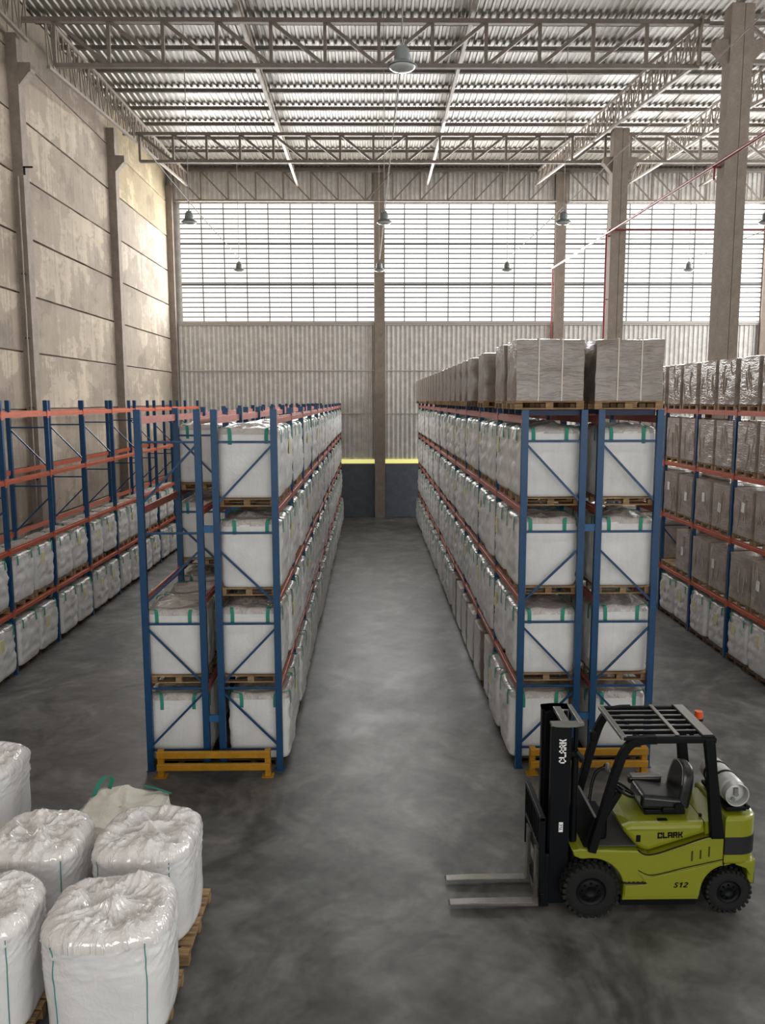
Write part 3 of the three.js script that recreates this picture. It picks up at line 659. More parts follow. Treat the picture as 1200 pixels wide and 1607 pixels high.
// racks along the aisle: two loads to a bay
const bayZ = (z0, pitch, n) => z0 - Math.floor(n / 2) * pitch - (n % 2 ? pitch - 0.71 : 0.71);
for (let tier = 0; tier < 4; tier++) for (let n = 0; n < 22; n++) {
  const z = bayZ(-13.85, 2.72, n), y = tier ? LV[tier - 1] + 0.002 : 0, near = n < 10;
  pallet(-2.1, y, z, n < 2, `pallet under ${ord(n)} bag from near end, ${TIER[tier]}, aisle side, rack left of aisle`, 'pallets in the rack left of the aisle', 1, 1.08);
  bulkBag(-2.06 + (tier ? 0 : 0.07), y + ph, z, near, `${ord(n)} white bulk bag from near end, ${TIER[tier]}, aisle side, rack left of aisle`, 'bulk bags in the rack left of the aisle', { patch: n % 3 === 1 ? 2 : 0 });
  if (tier === 0 && n >= 2 && n <= 7) {                    // cartons among the bags on the floor
    const pale = n === 2 || n === 4 || n === 6, s = n === 2 ? [1.02, 1.2, 0.7] : [1.08, 1.16, 1.1];
    pallet(3.0, y, z, false, `pallet under ${ord(n)} load from near end, floor tier, aisle side, rack right of aisle`, 'pallets in the rack right of the aisle', 1, 1.08);
    carton(2.97, y + ph, z, s, true, `${pale ? 'pale wrapped' : 'brown'} carton, ${ord(n)} load from near end on floor, rack right of aisle`, 'cartons on the floor of the rack right of the aisle', { pale });
    continue;
  }
  pallet(3.055, y, z, n < 4, `pallet under ${ord(n)} ${tier === 0 ? 'load' : 'bag'} from near end, ${TIER[tier]}, aisle side, rack right of aisle`, 'pallets in the rack right of the aisle', 1, 1.08);
  bulkBag(3.0 - (tier ? 0 : 0.07), y + ph, z, near, `${tier ? ord(n) + ' white bulk bag' : 'white bulk bag, ' + ord(n) + ' load'} from near end, ${TIER[tier]}, aisle side, rack right of aisle`, 'bulk bags in the rack right of the aisle', { patch: n % 2 ? 2 : 0 });
}
// the rows behind them, as far as they can be seen
for (let tier = 0; tier < 4; tier++) for (let n = 0; n < 4; n++) {
  const z = bayZ(-13.85, 2.72, n), y = tier ? LV[tier - 1] + 0.002 : 0;
  if (tier > 1 ? n > 1 : n < 2 + 2 * tier) {
    pallet(-3.36, y, z, n < 1, `pallet under ${ord(n)} bag from near end, ${TIER[tier]}, wall side, rack left of aisle`, 'pallets in the rack left of the aisle', 0.95, 1.08);
    bulkBag(-3.4, y + ph, z, n < 4, `${ord(n)} white bulk bag from near end, ${TIER[tier]}, wall side, rack left of aisle`, 'bulk bags in the rack left of the aisle', { sx: 0.97 });
  }
  if (n < 2) {
    pallet(4.34, y, z, n < 1, `pallet under ${ord(n)} bag from near end, ${TIER[tier]}, far side, rack right of aisle`, 'pallets in the rack right of the aisle', 0.95, 1.08);
    bulkBag(4.34, y + ph, z, n < 2, `${ord(n)} white bulk bag from near end, ${TIER[tier]}, far side, rack right of aisle`, 'bulk bags in the rack right of the aisle', { sx: 0.97 });
  }
}
// wrapped cartons along the top of the right rack
[-14.17, -15.5, -18.1, -20.2, -21.55, -22.9, -24.3, -25.65, -27.0, -28.4, -29.75, -31.1, -32.5, -33.85, -35.2, -36.6, -37.9, -39.3, -40.6, -42.0, -43.2].forEach((z, n) => {
  pallet(2.935, 6.247, z, n < 3, `pallet under ${ord(n)} carton from near end on top of rack right of aisle, aisle side`, 'pallets in the rack right of the aisle', 1.13, 0.87);
  carton(2.935, 6.247 + ph, z, [1.13, 1.0, 0.92], n < 5, `${ord(n)} wrapped carton from near end on top of rack right of aisle, aisle side`, 'wrapped cartons on top of the rack right of the aisle', { straps: true });
});
[-14.2, -15.55, -17.4].forEach((z, n) => {
  pallet(4.25, 6.247, z, n < 1, `pallet under ${ord(n)} carton from near end on top of rack right of aisle, far side`, 'pallets in the rack right of the aisle', 1.13, 0.87);
  carton(4.25, 6.247 + ph, z, [1.13, 1.0, 0.92], n < 2, `${ord(n)} wrapped carton from near end on top of rack right of aisle, far side`, 'wrapped cartons on top of the rack right of the aisle', { straps: true });
});
// rack along the concrete wall: two tiers of bags
for (let tier = 0; tier < 2; tier++) for (let n = 1; n < 15; n++) {
  const z = bayZ(-16.37, 2.72, n), y = tier ? 1.522 : 0;
  pallet(-8.91, y, z, n < 6, `pallet under ${ord(n - 1)} bag from left picture edge, ${TIER[tier]}, rack along concrete wall`, 'pallets in the rack along the concrete wall', 1, 1.08);
  bulkBag(-8.9 + (tier ? 0 : 0.05), y + ph, z, true, `${ord(n - 1)} white bulk bag from left picture edge, ${TIER[tier]}, rack along concrete wall`, 'bulk bags in the rack along the concrete wall', { sy: 0.955, patch: n % 2 ? 2 : n % 3 === 0 ? 1 : 0 });
}
// rack before the grooved columns: bags below, brown cartons above
const LR = [0, 1.462, 3.042, 4.602, 6.142];
for (let tier = 0; tier < 5; tier++) for (let n = 2; n < 12; n++) {
  const z = -15.25 - Math.floor(n / 2) * 2.4 - (n % 2 ? 1.78 : 0.62), y = LR[tier], tn = ['floor', 'second', 'third', 'fourth', 'top'][tier];
  pallet(9.27, y, z, n > 1 && n < 9, `pallet, ${ord(n - 2)} from right picture edge, ${tn} tier, rack before grooved columns`, 'pallets in the rack before the grooved columns', 0.9, 0.98);
  if (tier === 0) { bulkBag(9.28, y + ph, z, n < 10, `${ord(n - 2)} white bulk bag from right picture edge on floor, rack before grooved columns`, 'bulk bags in the rack before the grooved columns', { sx: 0.86, sz: 0.9, sy: 0.93, patch: n % 2 ? 2 : 1 }); continue; }
  if (tier === 1 && n === 7) continue;                     // one pallet stands empty
  carton(9.27, y + ph, z, tier === 4 ? [0.95, 1.12, 0.98] : [0.93, tier === 3 ? 1.15 : 1.12, 1.0], true, `${ord(n)} ${tier === 3 || tier === 4 ? 'film-wrapped' : 'brown'} carton from right picture edge, ${tn} tier, rack before grooved columns`, 'cartons in the rack before the grooved columns', { brown: true, sheet: tier < 3 && n % 2 === 0 || tier === 2, pleats: n < 10 });
}
// ---------------------------------------------------------------- film-wrapped bags in the foreground
function floorPallet(x, z, sx, sz, label) { pallet(x, 0, z, true, label, 'pallets under the film-wrapped bags', sx / PD.x, sz / PD.z); }
function bigBag(x, z, turn, seed, label, o = {}) {
  const y0 = PD.h + 0.004, t = G('wrapped_bulk_bag', x, y0, z, turn); tag(t, label, 'bag', 'film-wrapped bags in the foreground');
  const hx = (o.w ?? 1.1) / 2, hz = (o.d ?? 1.12) / 2, H = o.h ?? 1.2, s0 = seed * 7.3, N = 144, n = 3.3;
  const sy = (v) => 0.96 + 0.04 * Math.sin(Math.min(1, v * 1.15) * Math.PI * 0.6), top = H - 0.17;
  const ridge = (v, p) => Math.pow(1 - Math.min(1, Math.abs(v) * 1.7), p);
  const fold = (th, y) => {                                // slanting creases in the tight film, stronger towards the shoulder
    const v = y / H, up = Math.max(0, v - 0.4) * 1.6;
    return ridge(noise(th * 2.4 + s0, y * 8 + th * 2.2, s0), 6) * 0.022 * up + ridge(noise(th * 1.5 + s0 + 9, y * 13 - th * 3, s0), 7) * 0.016 * up + ridge(noise(th * 1.1 + s0, y * 24 + th, s0 + 2), 5) * 0.012 * Math.exp(-Math.pow((v - 0.72) / 0.14, 2)) + noise(th * 1.4 + s0, y * 2.2, 3) * 0.022 + noise(th * 5, y * 7 + s0, 8) * 0.005;
  };
  const lv = [[0, 0], [0, 0.9], [0.02, 0.95]];
  for (let i = 0; i <= 44; i++) { const v = i / 44; lv.push([0.06 + v * (top - 0.06), sy(v)]); }
  const push = (x, y, z, cx, cz, k) => { const l = Math.hypot(cx, cz) || 1; return [x + cx / l * k, y, z + cz / l * k]; };
  const body = ringGeo(lv, N, n, hx, hz, (x, y, z, cx, cz, s) => push(x, y, z, cx, cz, s > 0.9 ? fold(Math.atan2(cz, cx), y) : 0), 2);
  M('bag_body', body, K.bigBag, t);
  const tl = [], S = sy(1), R = 0.15;                       // the shoulder rolls over in a quarter circle, then the top sinks to the middle
  tl.push([top - 0.03, S]);
  for (let i = 0; i <= 10; i++) { const a = i / 10 * Math.PI / 2; tl.push([top + 0.16 * Math.sin(a), S - 0.27 * (1 - Math.cos(a)), n]); }
  for (let i = 1; i <= 30; i++) { const q = 1 - i / 30; tl.push([top + 0.16 + 0.012 * Math.sin(q * 3.1), (S - 0.27) * q, 2 + (n - 2) * q]); }
  const cover = ringGeo(tl, N, n, hx, hz, (x, y, z, cx, cz, s, li) => {
    const th = Math.atan2(cz, cx), w = Math.min(1, Math.max(0, (S - s) / 0.3)), side = push(x, y, z, cx, cz, (fold(th, Math.min(y, top)) + 0.0015) * (1 - w));
    const pleat = ridge(noise(Math.cos(th) * 3.4 + s0, Math.sin(th) * 3.4, s * 1.3), 4) * 0.035 * Math.min(1, s * 2);
    const big = noise(x * 2.6 + s0, z * 2.6, s0) * 0.11 + noise(x * 4.8, z * 4.8 + s0, 4) * 0.05, crump = ridge(noise(x * 4 + s0, z * 4, s0 + 3), 5) * 0.035 + ridge(noise(x * 3 - z * 3, z * 7 + s0, 7), 6) * 0.02;
    const bowl = -0.11 * Math.exp(-Math.pow((s - 0.3) / 0.24, 2)) * (0.6 + noise(th * 1.3 + s0, 1, 5) * 1.4) + 0.05 * Math.exp(-Math.pow(s / 0.14, 2));
    return [side[0], side[1] + w * (pleat + big + crump + bowl) - w * 0.03, side[2]];
  });
  const c2 = cover.attributes.uv; for (let i = 0; i < c2.count; i++) { const p = cover.attributes.position; c2.setXY(i, p.getX(i) * 1.6 + seed * 0.37, p.getZ(i) * 1.6 + seed * 0.21); }
  M('top_film', cover, K.bigFilm, t);
  // the corner seams
  for (const [cx, cz] of [[1, 1], [-1, 1]]) {
    const th = Math.atan2(cz, cx) + (cx > 0 ? 0.12 : -0.12), r = Math.pow(Math.pow(Math.abs(Math.cos(th)), n) + Math.pow(Math.abs(Math.sin(th)), n), -1 / n), pts = [];
    for (let i = 0; i <= 12; i++) { const y = 0.05 + (H - 0.2) * i / 12, s = sy((y - 0.06) / (top - 0.06)), a = Math.cos(th) * r, b = Math.sin(th) * r, l = Math.hypot(a, b), k = fold(Math.atan2(b, a), y) + 0.004; pts.push(V(a * s * hx + a / l * k, y, b * s * hz + b / l * k)); }
    M('corner_seam', tube(pts, 0.006, 30, 6), K.seam, t);
  }
}
tag(M('paper_scrap', [rbox(0.42, 0.008, 0.1, 0.003, 0, 0.004, 0)], K.paper), 'pale paper scrap lying on the aisle floor behind the left rack', 'scrap').position.set(-7.3, 0, -27.9);
floorPallet(-2.68, -9.4, 1.16, 1.3, 'wooden pallet jutting out to the right under the second film-wrapped bag');
floorPallet(-2.66, -7.95, 1.12, 1.1, 'wooden pallet under the front film-wrapped bag nearest the camera');
floorPallet(-3.98, -9.4, 1.1, 1.1, 'wooden pallet under the middle film-wrapped bag, hidden by the front bags');
floorPallet(-4.0, -8.0, 1.1, 1.1, 'wooden pallet under the front bag cut off by the left edge');
floorPallet(-5.6, -11.5, 1.1, 1.1, 'wooden pallet under the rearmost film-wrapped bag at the left edge');
bigBag(-2.68, -7.95, 0.05, 1, 'front film-wrapped white bulk bag nearest the camera, crumpled clear top', { w: 1.26, d: 1.16 });
bigBag(-2.7, -9.45, -0.05, 2, 'film-wrapped white bulk bag right behind the front one, on a jutting pallet', { w: 1.16, d: 1.24 });
bigBag(-3.98, -9.42, 0.04, 3, 'film-wrapped white bulk bag in front of the slumped bag, left of the jutting pallet');
bigBag(-4.02, -8.0, 0.08, 4, 'film-wrapped white bulk bag in the front row, cut off by the left edge');
bigBag(-5.62, -11.5, 0, 5, 'rearmost film-wrapped white bulk bag, alone at the left edge of the picture', { h: 1.22 });
{
  // a half-empty bag slumped on its own pallet
  floorPallet(-3.45, -11.0, 1.1, 1.1, 'wooden pallet under the slumped half-empty bag with green loops');
  const t = G('slumped_bulk_bag', -3.52, PD.h + 0.004, -11.0, -0.12); tag(t, 'slumped half-empty white bulk bag with green loops behind the film-wrapped bags', 'bag');
  const H = 0.62, lv = [[0, 0], [0, 0.9], [0.02, 0.98]]; for (let i = 0; i <= 10; i++) lv.push([0.05 + i / 10 * (H - 0.1), 1 - 0.10 * (i / 10) ** 2]);
  for (let i = 1; i <= 14; i++) { const q = 1 - i / 14; lv.push([H - 0.03 + 0.03 * (1 - q), 0.88 * q]); }
  const b = ringGeo(lv, 96, 7, 0.64, 0.58, (x, y, z, cx, cz, s, li) => {
    const topk = li > 12 ? 1 : 0, k = noise(x * 3 + 4, y * 4, z * 3) * 0.05 + noise(x * 8, y * 8, z * 8 + 2) * 0.015;
    return [x + cx * k * 0.6, y + topk * (noise(x * 2.5 + 9, z * 2.5, 3) * 0.06 + noise(x * 7, z * 7, 6) * 0.03 - 0.12 * z + 0.02 + 0.05 * Math.exp(-Math.pow((x - z * 0.4 - 0.1) / 0.06, 2))), z + cz * k * 0.6];
  });
  M('bag_body', b, K.slump, t);
  M('yellow_band', [rbox(0.9, 0.1, 0.02, 0.008, 0, 0.4, 0.575)], K.patch, t);
  for (const [x, z, d] of [[-0.47, -0.44, 1], [0.4, -0.46, 0], [0.58, 0.1, 2], [-0.6, 0.36, 3]]) {
    const w = V(d === 3 ? 0.2 : 1, 0, d === 1 ? 0.3 : d === 3 ? 1 : 0);
    M('lifting_loop', d === 1 ? ribbon([V(x - 0.06, 0.6, z + 0.16), V(x - 0.03, 0.74, z + 0.04), V(x + 0.04, 0.83, z - 0.04), V(x + 0.14, 0.82, z - 0.05), V(x + 0.12, 0.68, z)], [V(0.6, 0, -0.6), V(0.8, 0, 0.4)], 0.07, 0.01)
      : d === 0 ? ribbon([V(x - 0.22, 0.75, z + 0.02), V(x, 0.73, z + 0.06), V(x + 0.2, 0.68, z + 0.08)], [V(0, 0.3, 1), V(0, 0.3, 1)], 0.07, 0.01)
        : ribbon([V(x, 0.4, z - 0.1), V(x + (d === 2 ? 0.06 : -0.03), 0.58, z - 0.08), V(x + (d === 2 ? 0.07 : -0.02), 0.66, z + 0.0), V(x + (d === 2 ? 0.06 : -0.03), 0.58, z + 0.1), V(x, 0.4, z + 0.1)], [w, w], 0.03, 0.01), K.green, t);
  }
}
// ---------------------------------------------------------------- forklift (x along the truck, forks towards -x)
const font = await new FontLoader().loadAsync('fonts/droid/droid_sans_bold.typeface.json');
{
  const FX = 3.4, t = G('forklift', FX, 0, -10.09);
  tag(t, 'lime green and black gas forklift with a white tank, parked with lowered forks', 'forklift');
  const P = (name, list, m, parent = t, label) => M(name, list.map((g) => flat(g).translate(-FX, 0, 0)), m, parent, label);
  const arcPts = (cx, cy, r, a0, a1, n) => { const o = []; for (let i = 0; i <= n; i++) { const a = (a0 + (a1 - a0) * i / n) * Math.PI / 180; o.push([cx + Math.cos(a) * r, cy + Math.sin(a) * r]); } return o; };
  // chassis side with both wheel arches
  const lower = [[2.47, 0.872], [2.5, 0.79], [2.58, 0.755], ...arcPts(2.71, 0.34, 0.42, 100, 5, 10), [3.117, 0.2], [4.07, 0.2], ...arcPts(4.46, 0.3, 0.365, 172, 20, 10), [4.36, 0.78], [4.36, 1.045], [4.157, 1.03], [3.43, 0.795], [3.33, 0.83], [3.29, 0.855], [2.78, 0.872], [2.57, 0.888]];
  const arch2 = [...arcPts(4.46, 0.3, 0.365, 172, 90, 8)];
  const side = [[2.47, 0.872], [2.5, 0.79], [2.58, 0.755], ...arcPts(2.71, 0.34, 0.42, 100, 5, 10), [3.117, 0.2], [4.07, 0.2], ...arch2, [4.36, 0.665], [4.36, 1.04], [4.157, 1.03], [3.43, 0.795], [3.33, 0.83], [3.29, 0.855], [2.78, 0.872], [2.57, 0.888]];
  P('side_body', [prism(side, -0.49, 0.49, 0.018)], K.lime);
  P('lower_skirt', [prism([[3.3, 0.57], [3.46, 0.51], [4.34, 0.71], [4.34, 0.66], [4.2, 0.6], [4.1, 0.45], [4.07, 0.25], [3.14, 0.25], [3.14, 0.4], [3.42, 0.42]], 0.48, 0.505, 0.008)], K.lime);
  P('underframe', [box(0.95, 0.12, 0.9, 3.58, 0.17, 0), box(0.5, 0.3, 0.5, 2.72, 0.4, 0), box(0.9, 0.25, 0.6, 4.4, 0.42, 0)], K.black);
  P('step', [box(0.3, 0.012, 0.05, 3.25, 0.435, 0.49), ...[0, 1, 2, 3, 4].map((i) => box(0.03, 0.012, 0.045, 3.14 + i * 0.055, 0.444, 0.492))], K.dark);
  P('floor_mat', [rbox(0.58, 0.02, 0.84, 0.006, 3.02, 0.885, 0)], K.mat);
  // hood, counterweight
  P('hood', [prism([[3.2, 1.19], [3.1, 1.15], [3.12, 1.08], [3.27, 0.9], [3.33, 0.85], [3.43, 0.815], [4.157, 1.05], [4.12, 1.2], [3.7, 1.195]], -0.45, 0.45, 0.07)], K.lime);
  P('hood_seam', [tube([V(3.29, 0.87, 0.492), V(3.36, 0.815, 0.495), V(3.46, 0.808, 0.495), V(3.8, 0.915, 0.495), V(4.157, 1.035, 0.495), V(4.34, 1.045, 0.495)], 0.009, 30, 6)], K.black);
  P('panel_seam', [tube([V(3.3, 0.605, 0.498), V(3.4, 0.55, 0.506), V(3.47, 0.54, 0.506), V(3.9, 0.64, 0.506), V(4.355, 0.74, 0.503)], 0.005, 24, 6), bar(V(4.365, 0.62, 0.492), V(4.365, 1.05, 0.492), 0.01, 0.01)], K.black);
  P('rear_hood', [prism([[4.14, 1.03], [4.13, 1.2], [4.36, 1.24], [4.38, 1.04]], -0.44, 0.44, 0.03)], K.lime);
  const cwShape = (grow = 0) => { const s = new THREE.Shape(), x0 = 4.36, x1 = 4.8 + grow, h = 0.5 + grow, r = 0.24; s.moveTo(x0, -h); s.lineTo(x1 - r, -h); s.quadraticCurveTo(x1 - 0.02, -h + 0.02, x1, -h + r); s.lineTo(x1, h - r); s.quadraticCurveTo(x1 - 0.02, h - 0.02, x1 - r, h); s.lineTo(x0, h); return s; };
  const slab = (y0, y1, grow, bevel) => new THREE.ExtrudeGeometry(cwShape(grow), { depth: y1 - y0 - 2 * bevel, bevelEnabled: bevel > 0, bevelSize: bevel, bevelThickness: bevel, bevelOffset: -bevel, bevelSegments: 4, curveSegments: 14 }).rotateX(-Math.PI / 2).translate(0, y0 + bevel, 0);
  P('counterweight', [slab(0.66, 1.29, 0, 0.05)], K.lime);
  P('counterweight_band', [slab(0.8, 1.03, 0.006, 0.004)], K.dark);
  P('rear_bumper', [prism([[4.69, 0.7], [4.69, 0.6], [4.7, 0.38], [4.78, 0.38], [4.79, 0.7]], -0.44, 0.44, 0.02), prism([[4.52, 0.7], [4.52, 0.655], [4.66, 0.6], [4.72, 0.5], [4.74, 0.7]], -0.48, 0.48, 0.01)], K.lime);
  P('vent', [].concat(...[0, 1, 2].map((c) => [...Array(8 - c % 2)].map((_, i) => box(0.02, 0.009, 0.006, 3.965 + c * 0.105, 0.725 + c * 0.028 + i * 0.017, 0.494)))), K.black);
  P('filler_cap', [rbox(0.055, 0.09, 0.01, 0.004, 3.3, 1.0, 0.452)], K.black);
  P('latch', [box(0.12, 0.012, 0.05, 3.62, 1.2, 0.36), rod(V(4.12, 1.21, 0.3), V(4.12, 1.24, 0.3), 0.02)], K.black);
  // lettering on the hood and the skirt
  // squared block letters, each drawn from its strokes in a cell 0.84 wide and 1 high
  const BL = { C: [[0, 0, 0.24, 1], [0, 0, 0.84, 0.22], [0, 0.78, 0.84, 1], [0.62, 0.6, 0.84, 1], [0.62, 0, 0.84, 0.36]], L: [[0, 0, 0.24, 1], [0, 0, 0.84, 0.22]], A: [[0, 0, 0.24, 1], [0, 0.78, 0.84, 1], [0.6, 0, 0.84, 1], [0, 0.34, 0.84, 0.54]], R: [[0, 0, 0.24, 1], [0, 0.78, 0.8, 1], [0.58, 0.42, 0.82, 1], [0, 0.4, 0.8, 0.58], 'r'], K: [[0, 0, 0.24, 1], [0.2, 0.4, 0.5, 0.6], 'k'] };
  function blockText(str, h, depth) {
    const out = []; let x = 0;
    for (const ch of str) {
      for (const q of BL[ch]) {
        if (q === 'r') out.push(prism([[x + 0.36, 0.42], [x + 0.62, 0], [x + 0.88, 0], [x + 0.62, 0.42]], 0, 1));
        else if (q === 'k') out.push(prism([[x + 0.36, 0.5], [x + 0.6, 1], [x + 0.86, 1], [x + 0.62, 0.5]], 0, 1), prism([[x + 0.36, 0.5], [x + 0.62, 0], [x + 0.88, 0], [x + 0.62, 0.5]], 0, 1));
        else out.push(box(q[2] - q[0], q[3] - q[1], 1, x + (q[0] + q[2]) / 2, (q[1] + q[3]) / 2, 0.5));
      }
      x += 0.96;
    }
    const g = join(out); g.scale(h * 0.9, h, depth); return g;
  }
  const text = (s, size, depth = 0.006) => { const g = new TextGeometry(s, { font, size, depth, curveSegments: 3 }); g.computeBoundingBox(); return g; };
  { const g = blockText('CLARK', 0.075, 0.006); g.computeBoundingBox(); g.scale(0.315 / g.boundingBox.max.x, 1, 1); g.rotateZ(0.03).translate(3.54, 1.0, 0.452); P('lettering', [g], K.black); }
  { const g = text('S12', 0.068); g.applyMatrix4(new THREE.Matrix4().makeShear(0, 0, 0.25, 0, 0, 0)); const w = g.boundingBox.max.x; g.scale(0.19 / w, 1, 1); P('model_lettering', [g.translate(3.74, 0.375, 0.503)], K.black); }
  // overhead guard
  const zg = 0.5;
  for (const s of [1, -1]) {
    P('front_post', [(() => { const c = new THREE.CatmullRomCurve3([V(2.71, 0.86, s * zg * 0.98), V(2.84, 1.38, s * zg * 0.98), V(2.97, 1.88, s * zg), V(3.06, 2.14, s * zg), V(3.14, 2.25, s * zg), V(3.27, 2.3, s * zg), V(3.45, 2.31, s * zg)]); const sh = new THREE.Shape([[-0.035, -0.05], [0.035, -0.05], [0.045, -0.04], [0.045, 0.04], [0.035, 0.05], [-0.035, 0.05], [-0.045, 0.04], [-0.045, -0.04]].map(([a, b]) => new THREE.Vector2(a, b))); return new THREE.ExtrudeGeometry(sh, { steps: 40, extrudePath: c, bevelEnabled: false }); })()], K.black);
    P('rear_post', [prism([[4.03, 2.32], [4.16, 2.32], [4.21, 1.9], [4.28, 1.4], [4.345, 1.03], [4.18, 1.03], [4.14, 1.4], [4.09, 1.9]], s * zg - 0.045, s * zg + 0.045, 0.012)], K.black);
    P('roof_rail', [rbox(0.76, 0.07, 0.07, 0.012, 3.8, 2.3, s * zg)], K.black);
  }
  P('front_bar', [bar(V(3.05, 2.335, -zg), V(3.05, 2.335, zg + 0.02), 0.07, 0.05, 0.01)], K.greySteel);
  P('roof_plate', [rbox(0.16, 0.03, 1.06, 0.01, 4.08, 2.345, 0), rbox(1.1, 0.05, 0.05, 0.01, 3.6, 2.325, zg), rbox(1.1, 0.05, 0.05, 0.01, 3.6, 2.325, -zg)], K.blackGloss);
  P('middle_bar', [rbox(0.05, 0.02, 1.0, 0.006, 3.71, 2.365, 0)], K.greySteel);
  P('rear_plate', [rbox(0.13, 0.012, 1.0, 0.004, 4.08, 2.364, 0)], K.greySteel);
  for (let i = 0; i < 5; i++) P('roof_slat', [rbox(0.95, 0.045, 0.035, 0.006, 3.55, 2.325, -0.34 + i * 0.165), rbox(0.05, 0.03, 0.03, 0.004, 3.22, 2.31, -0.26 + i * 0.165)], K.blackGloss);
  for (let i = 0; i < 5; i++) P('slat_edge', [box(0.95, 0.006, 0.022, 3.55, 2.351, -0.34 + i * 0.165)], K.greySteel);
  // mast
  const channel = (x0, x1, za, zb, y0, y1) => [rbox(x1 - x0, y1 - y0, 0.03, 0.006, (x0 + x1) / 2, (y0 + y1) / 2, za), rbox(0.035, y1 - y0, Math.abs(zb - za), 0.006, x0 + 0.017, (y0 + y1) / 2, (za + zb) / 2), rbox(0.035, y1 - y0, Math.abs(zb - za), 0.006, x1 - 0.017, (y0 + y1) / 2, (za + zb) / 2)];
  P('mast_rail', channel(2.215, 2.46, 0.335, 0.245, 0.08, 2.42), K.blackGloss);
  P('mast_rail', channel(2.215, 2.46, -0.335, -0.245, 0.08, 2.42), K.blackGloss);
  P('inner_rail', channel(2.24, 2.43, 0.235, 0.16, 0.12, 2.4), K.black);
  P('inner_rail', channel(2.24, 2.43, -0.235, -0.16, 0.12, 2.4), K.black);
  for (const s of [1, -1]) P('lift_cylinder', [rod(V(2.53, 0.3, s * 0.27), V(2.53, 2.0, s * 0.27), 0.045, 14), rod(V(2.53, 2.0, s * 0.27), V(2.53, 2.38, s * 0.27), 0.028, 12), rbox(0.12, 0.06, 0.1, 0.01, 2.52, 2.05, s * 0.28)], K.black);
  const cap = new THREE.Shape(); cap.moveTo(2.21, -0.04); cap.lineTo(2.21, 0.05); cap.quadraticCurveTo(2.45, 0.12, 2.62, 0.03); cap.lineTo(2.62, -0.05); cap.lineTo(2.21, -0.05);
  for (const s of [1, -1]) P('mast_cap', [new THREE.ExtrudeGeometry(cap, { depth: 0.035, bevelEnabled: false }).rotateX(Math.PI / 2).scale(1, 1, s).translate(0, 2.45, s * 0.29)], K.greySteel);
  P('cross_head', [rbox(0.06, 0.04, 0.62, 0.008, 2.58, 2.44, 0), rbox(0.1, 0.05, 0.5, 0.01, 2.4, 2.43, 0), rbox(0.1, 0.1, 0.5, 0.01, 2.42, 1.5, 0), rbox(0.1, 0.12, 0.5, 0.01, 2.42, 0.35, 0)], K.greySteel);
  P('chain', [box(0.02, 1.9, 0.03, 2.4, 1.4, 0.1), box(0.02, 1.9, 0.03, 2.4, 1.4, -0.1)], K.dark);
  P('hose', [tube([V(2.5, 2.2, 0.2), V(2.55, 1.6, 0.16), V(2.5, 1.0, 0.18), V(2.55, 0.6, 0.2)], 0.018, 24, 8), tube([V(2.52, 2.1, 0.34), V(2.6, 2.0, 0.33), V(2.6, 1.95, 0.3)], 0.03, 16, 8)], K.dark);
  { const g = blockText('CLARK', 0.088, 0.006); g.computeBoundingBox(); g.scale(0.315 / g.boundingBox.max.x, 1, 1); g.rotateZ(Math.PI / 2).translate(2.395, 1.945, 0.351); P('mast_lettering', [g], K.white); }
  {
    P('capacity_label', [box(0.052, 0.13, 0.002, 2.355, 1.105, 0.352)], K.white, t, 'white label plate');
    const g = text('TLC', 0.036, 0.002); g.rotateZ(Math.PI / 2).translate(2.373, 1.065, 0.353); P('label_print', [g], K.dark);
  }
  // carriage, load backrest and forks
  P('backrest_top', [rbox(0.07, 0.06, 0.98, 0.01, 2.1, 1.28, 0)], K.blackGloss);
  P('backrest_bottom', [rbox(0.05, 0.05, 0.94, 0.008, 2.085, 0.87, 0)], K.blackGloss);
  for (const s of [1, -1]) P('backrest_side', [rbox(0.075, 0.85, 0.04, 0.008, 2.1, 0.88, s * 0.47)], K.blackGloss);
  for (let i = 0; i < 8; i++) P('backrest_bar', [rbox(0.03, 0.38, 0.024, 0.004, 2.085, 1.07, -0.38 + i * 0.109)], K.black);
  P('carriage', [rbox(0.06, 0.13, 0.94, 0.01, 2.12, 0.68, 0), rbox(0.06, 0.13, 0.94, 0.01, 2.12, 0.22, 0), rbox(0.05, 0.6, 0.08, 0.01, 2.17, 0.45, 0.2), rbox(0.05, 0.6, 0.08, 0.01, 2.17, 0.45, -0.2), rbox(0.12, 0.7, 0.03, 0.01, 2.14, 0.45, 0.44)], K.black);
  for (const z of [0.27, -0.27]) {
    const f = P('fork', [prism([[0.965, 0.052], [0.985, 0.044], [2.09, 0.03], [2.1, 0.03], [2.1, 0.8], [2.055, 0.8], [2.055, 0.12], [2.03, 0.082], [1.3, 0.078], [0.985, 0.066]], z - 0.062, z + 0.062, 0.006)], K.forkSteel);
    P('fork_hook', [rbox(0.05, 0.06, 0.12, 0.008, 2.1, 0.79, z)], K.black);
  }
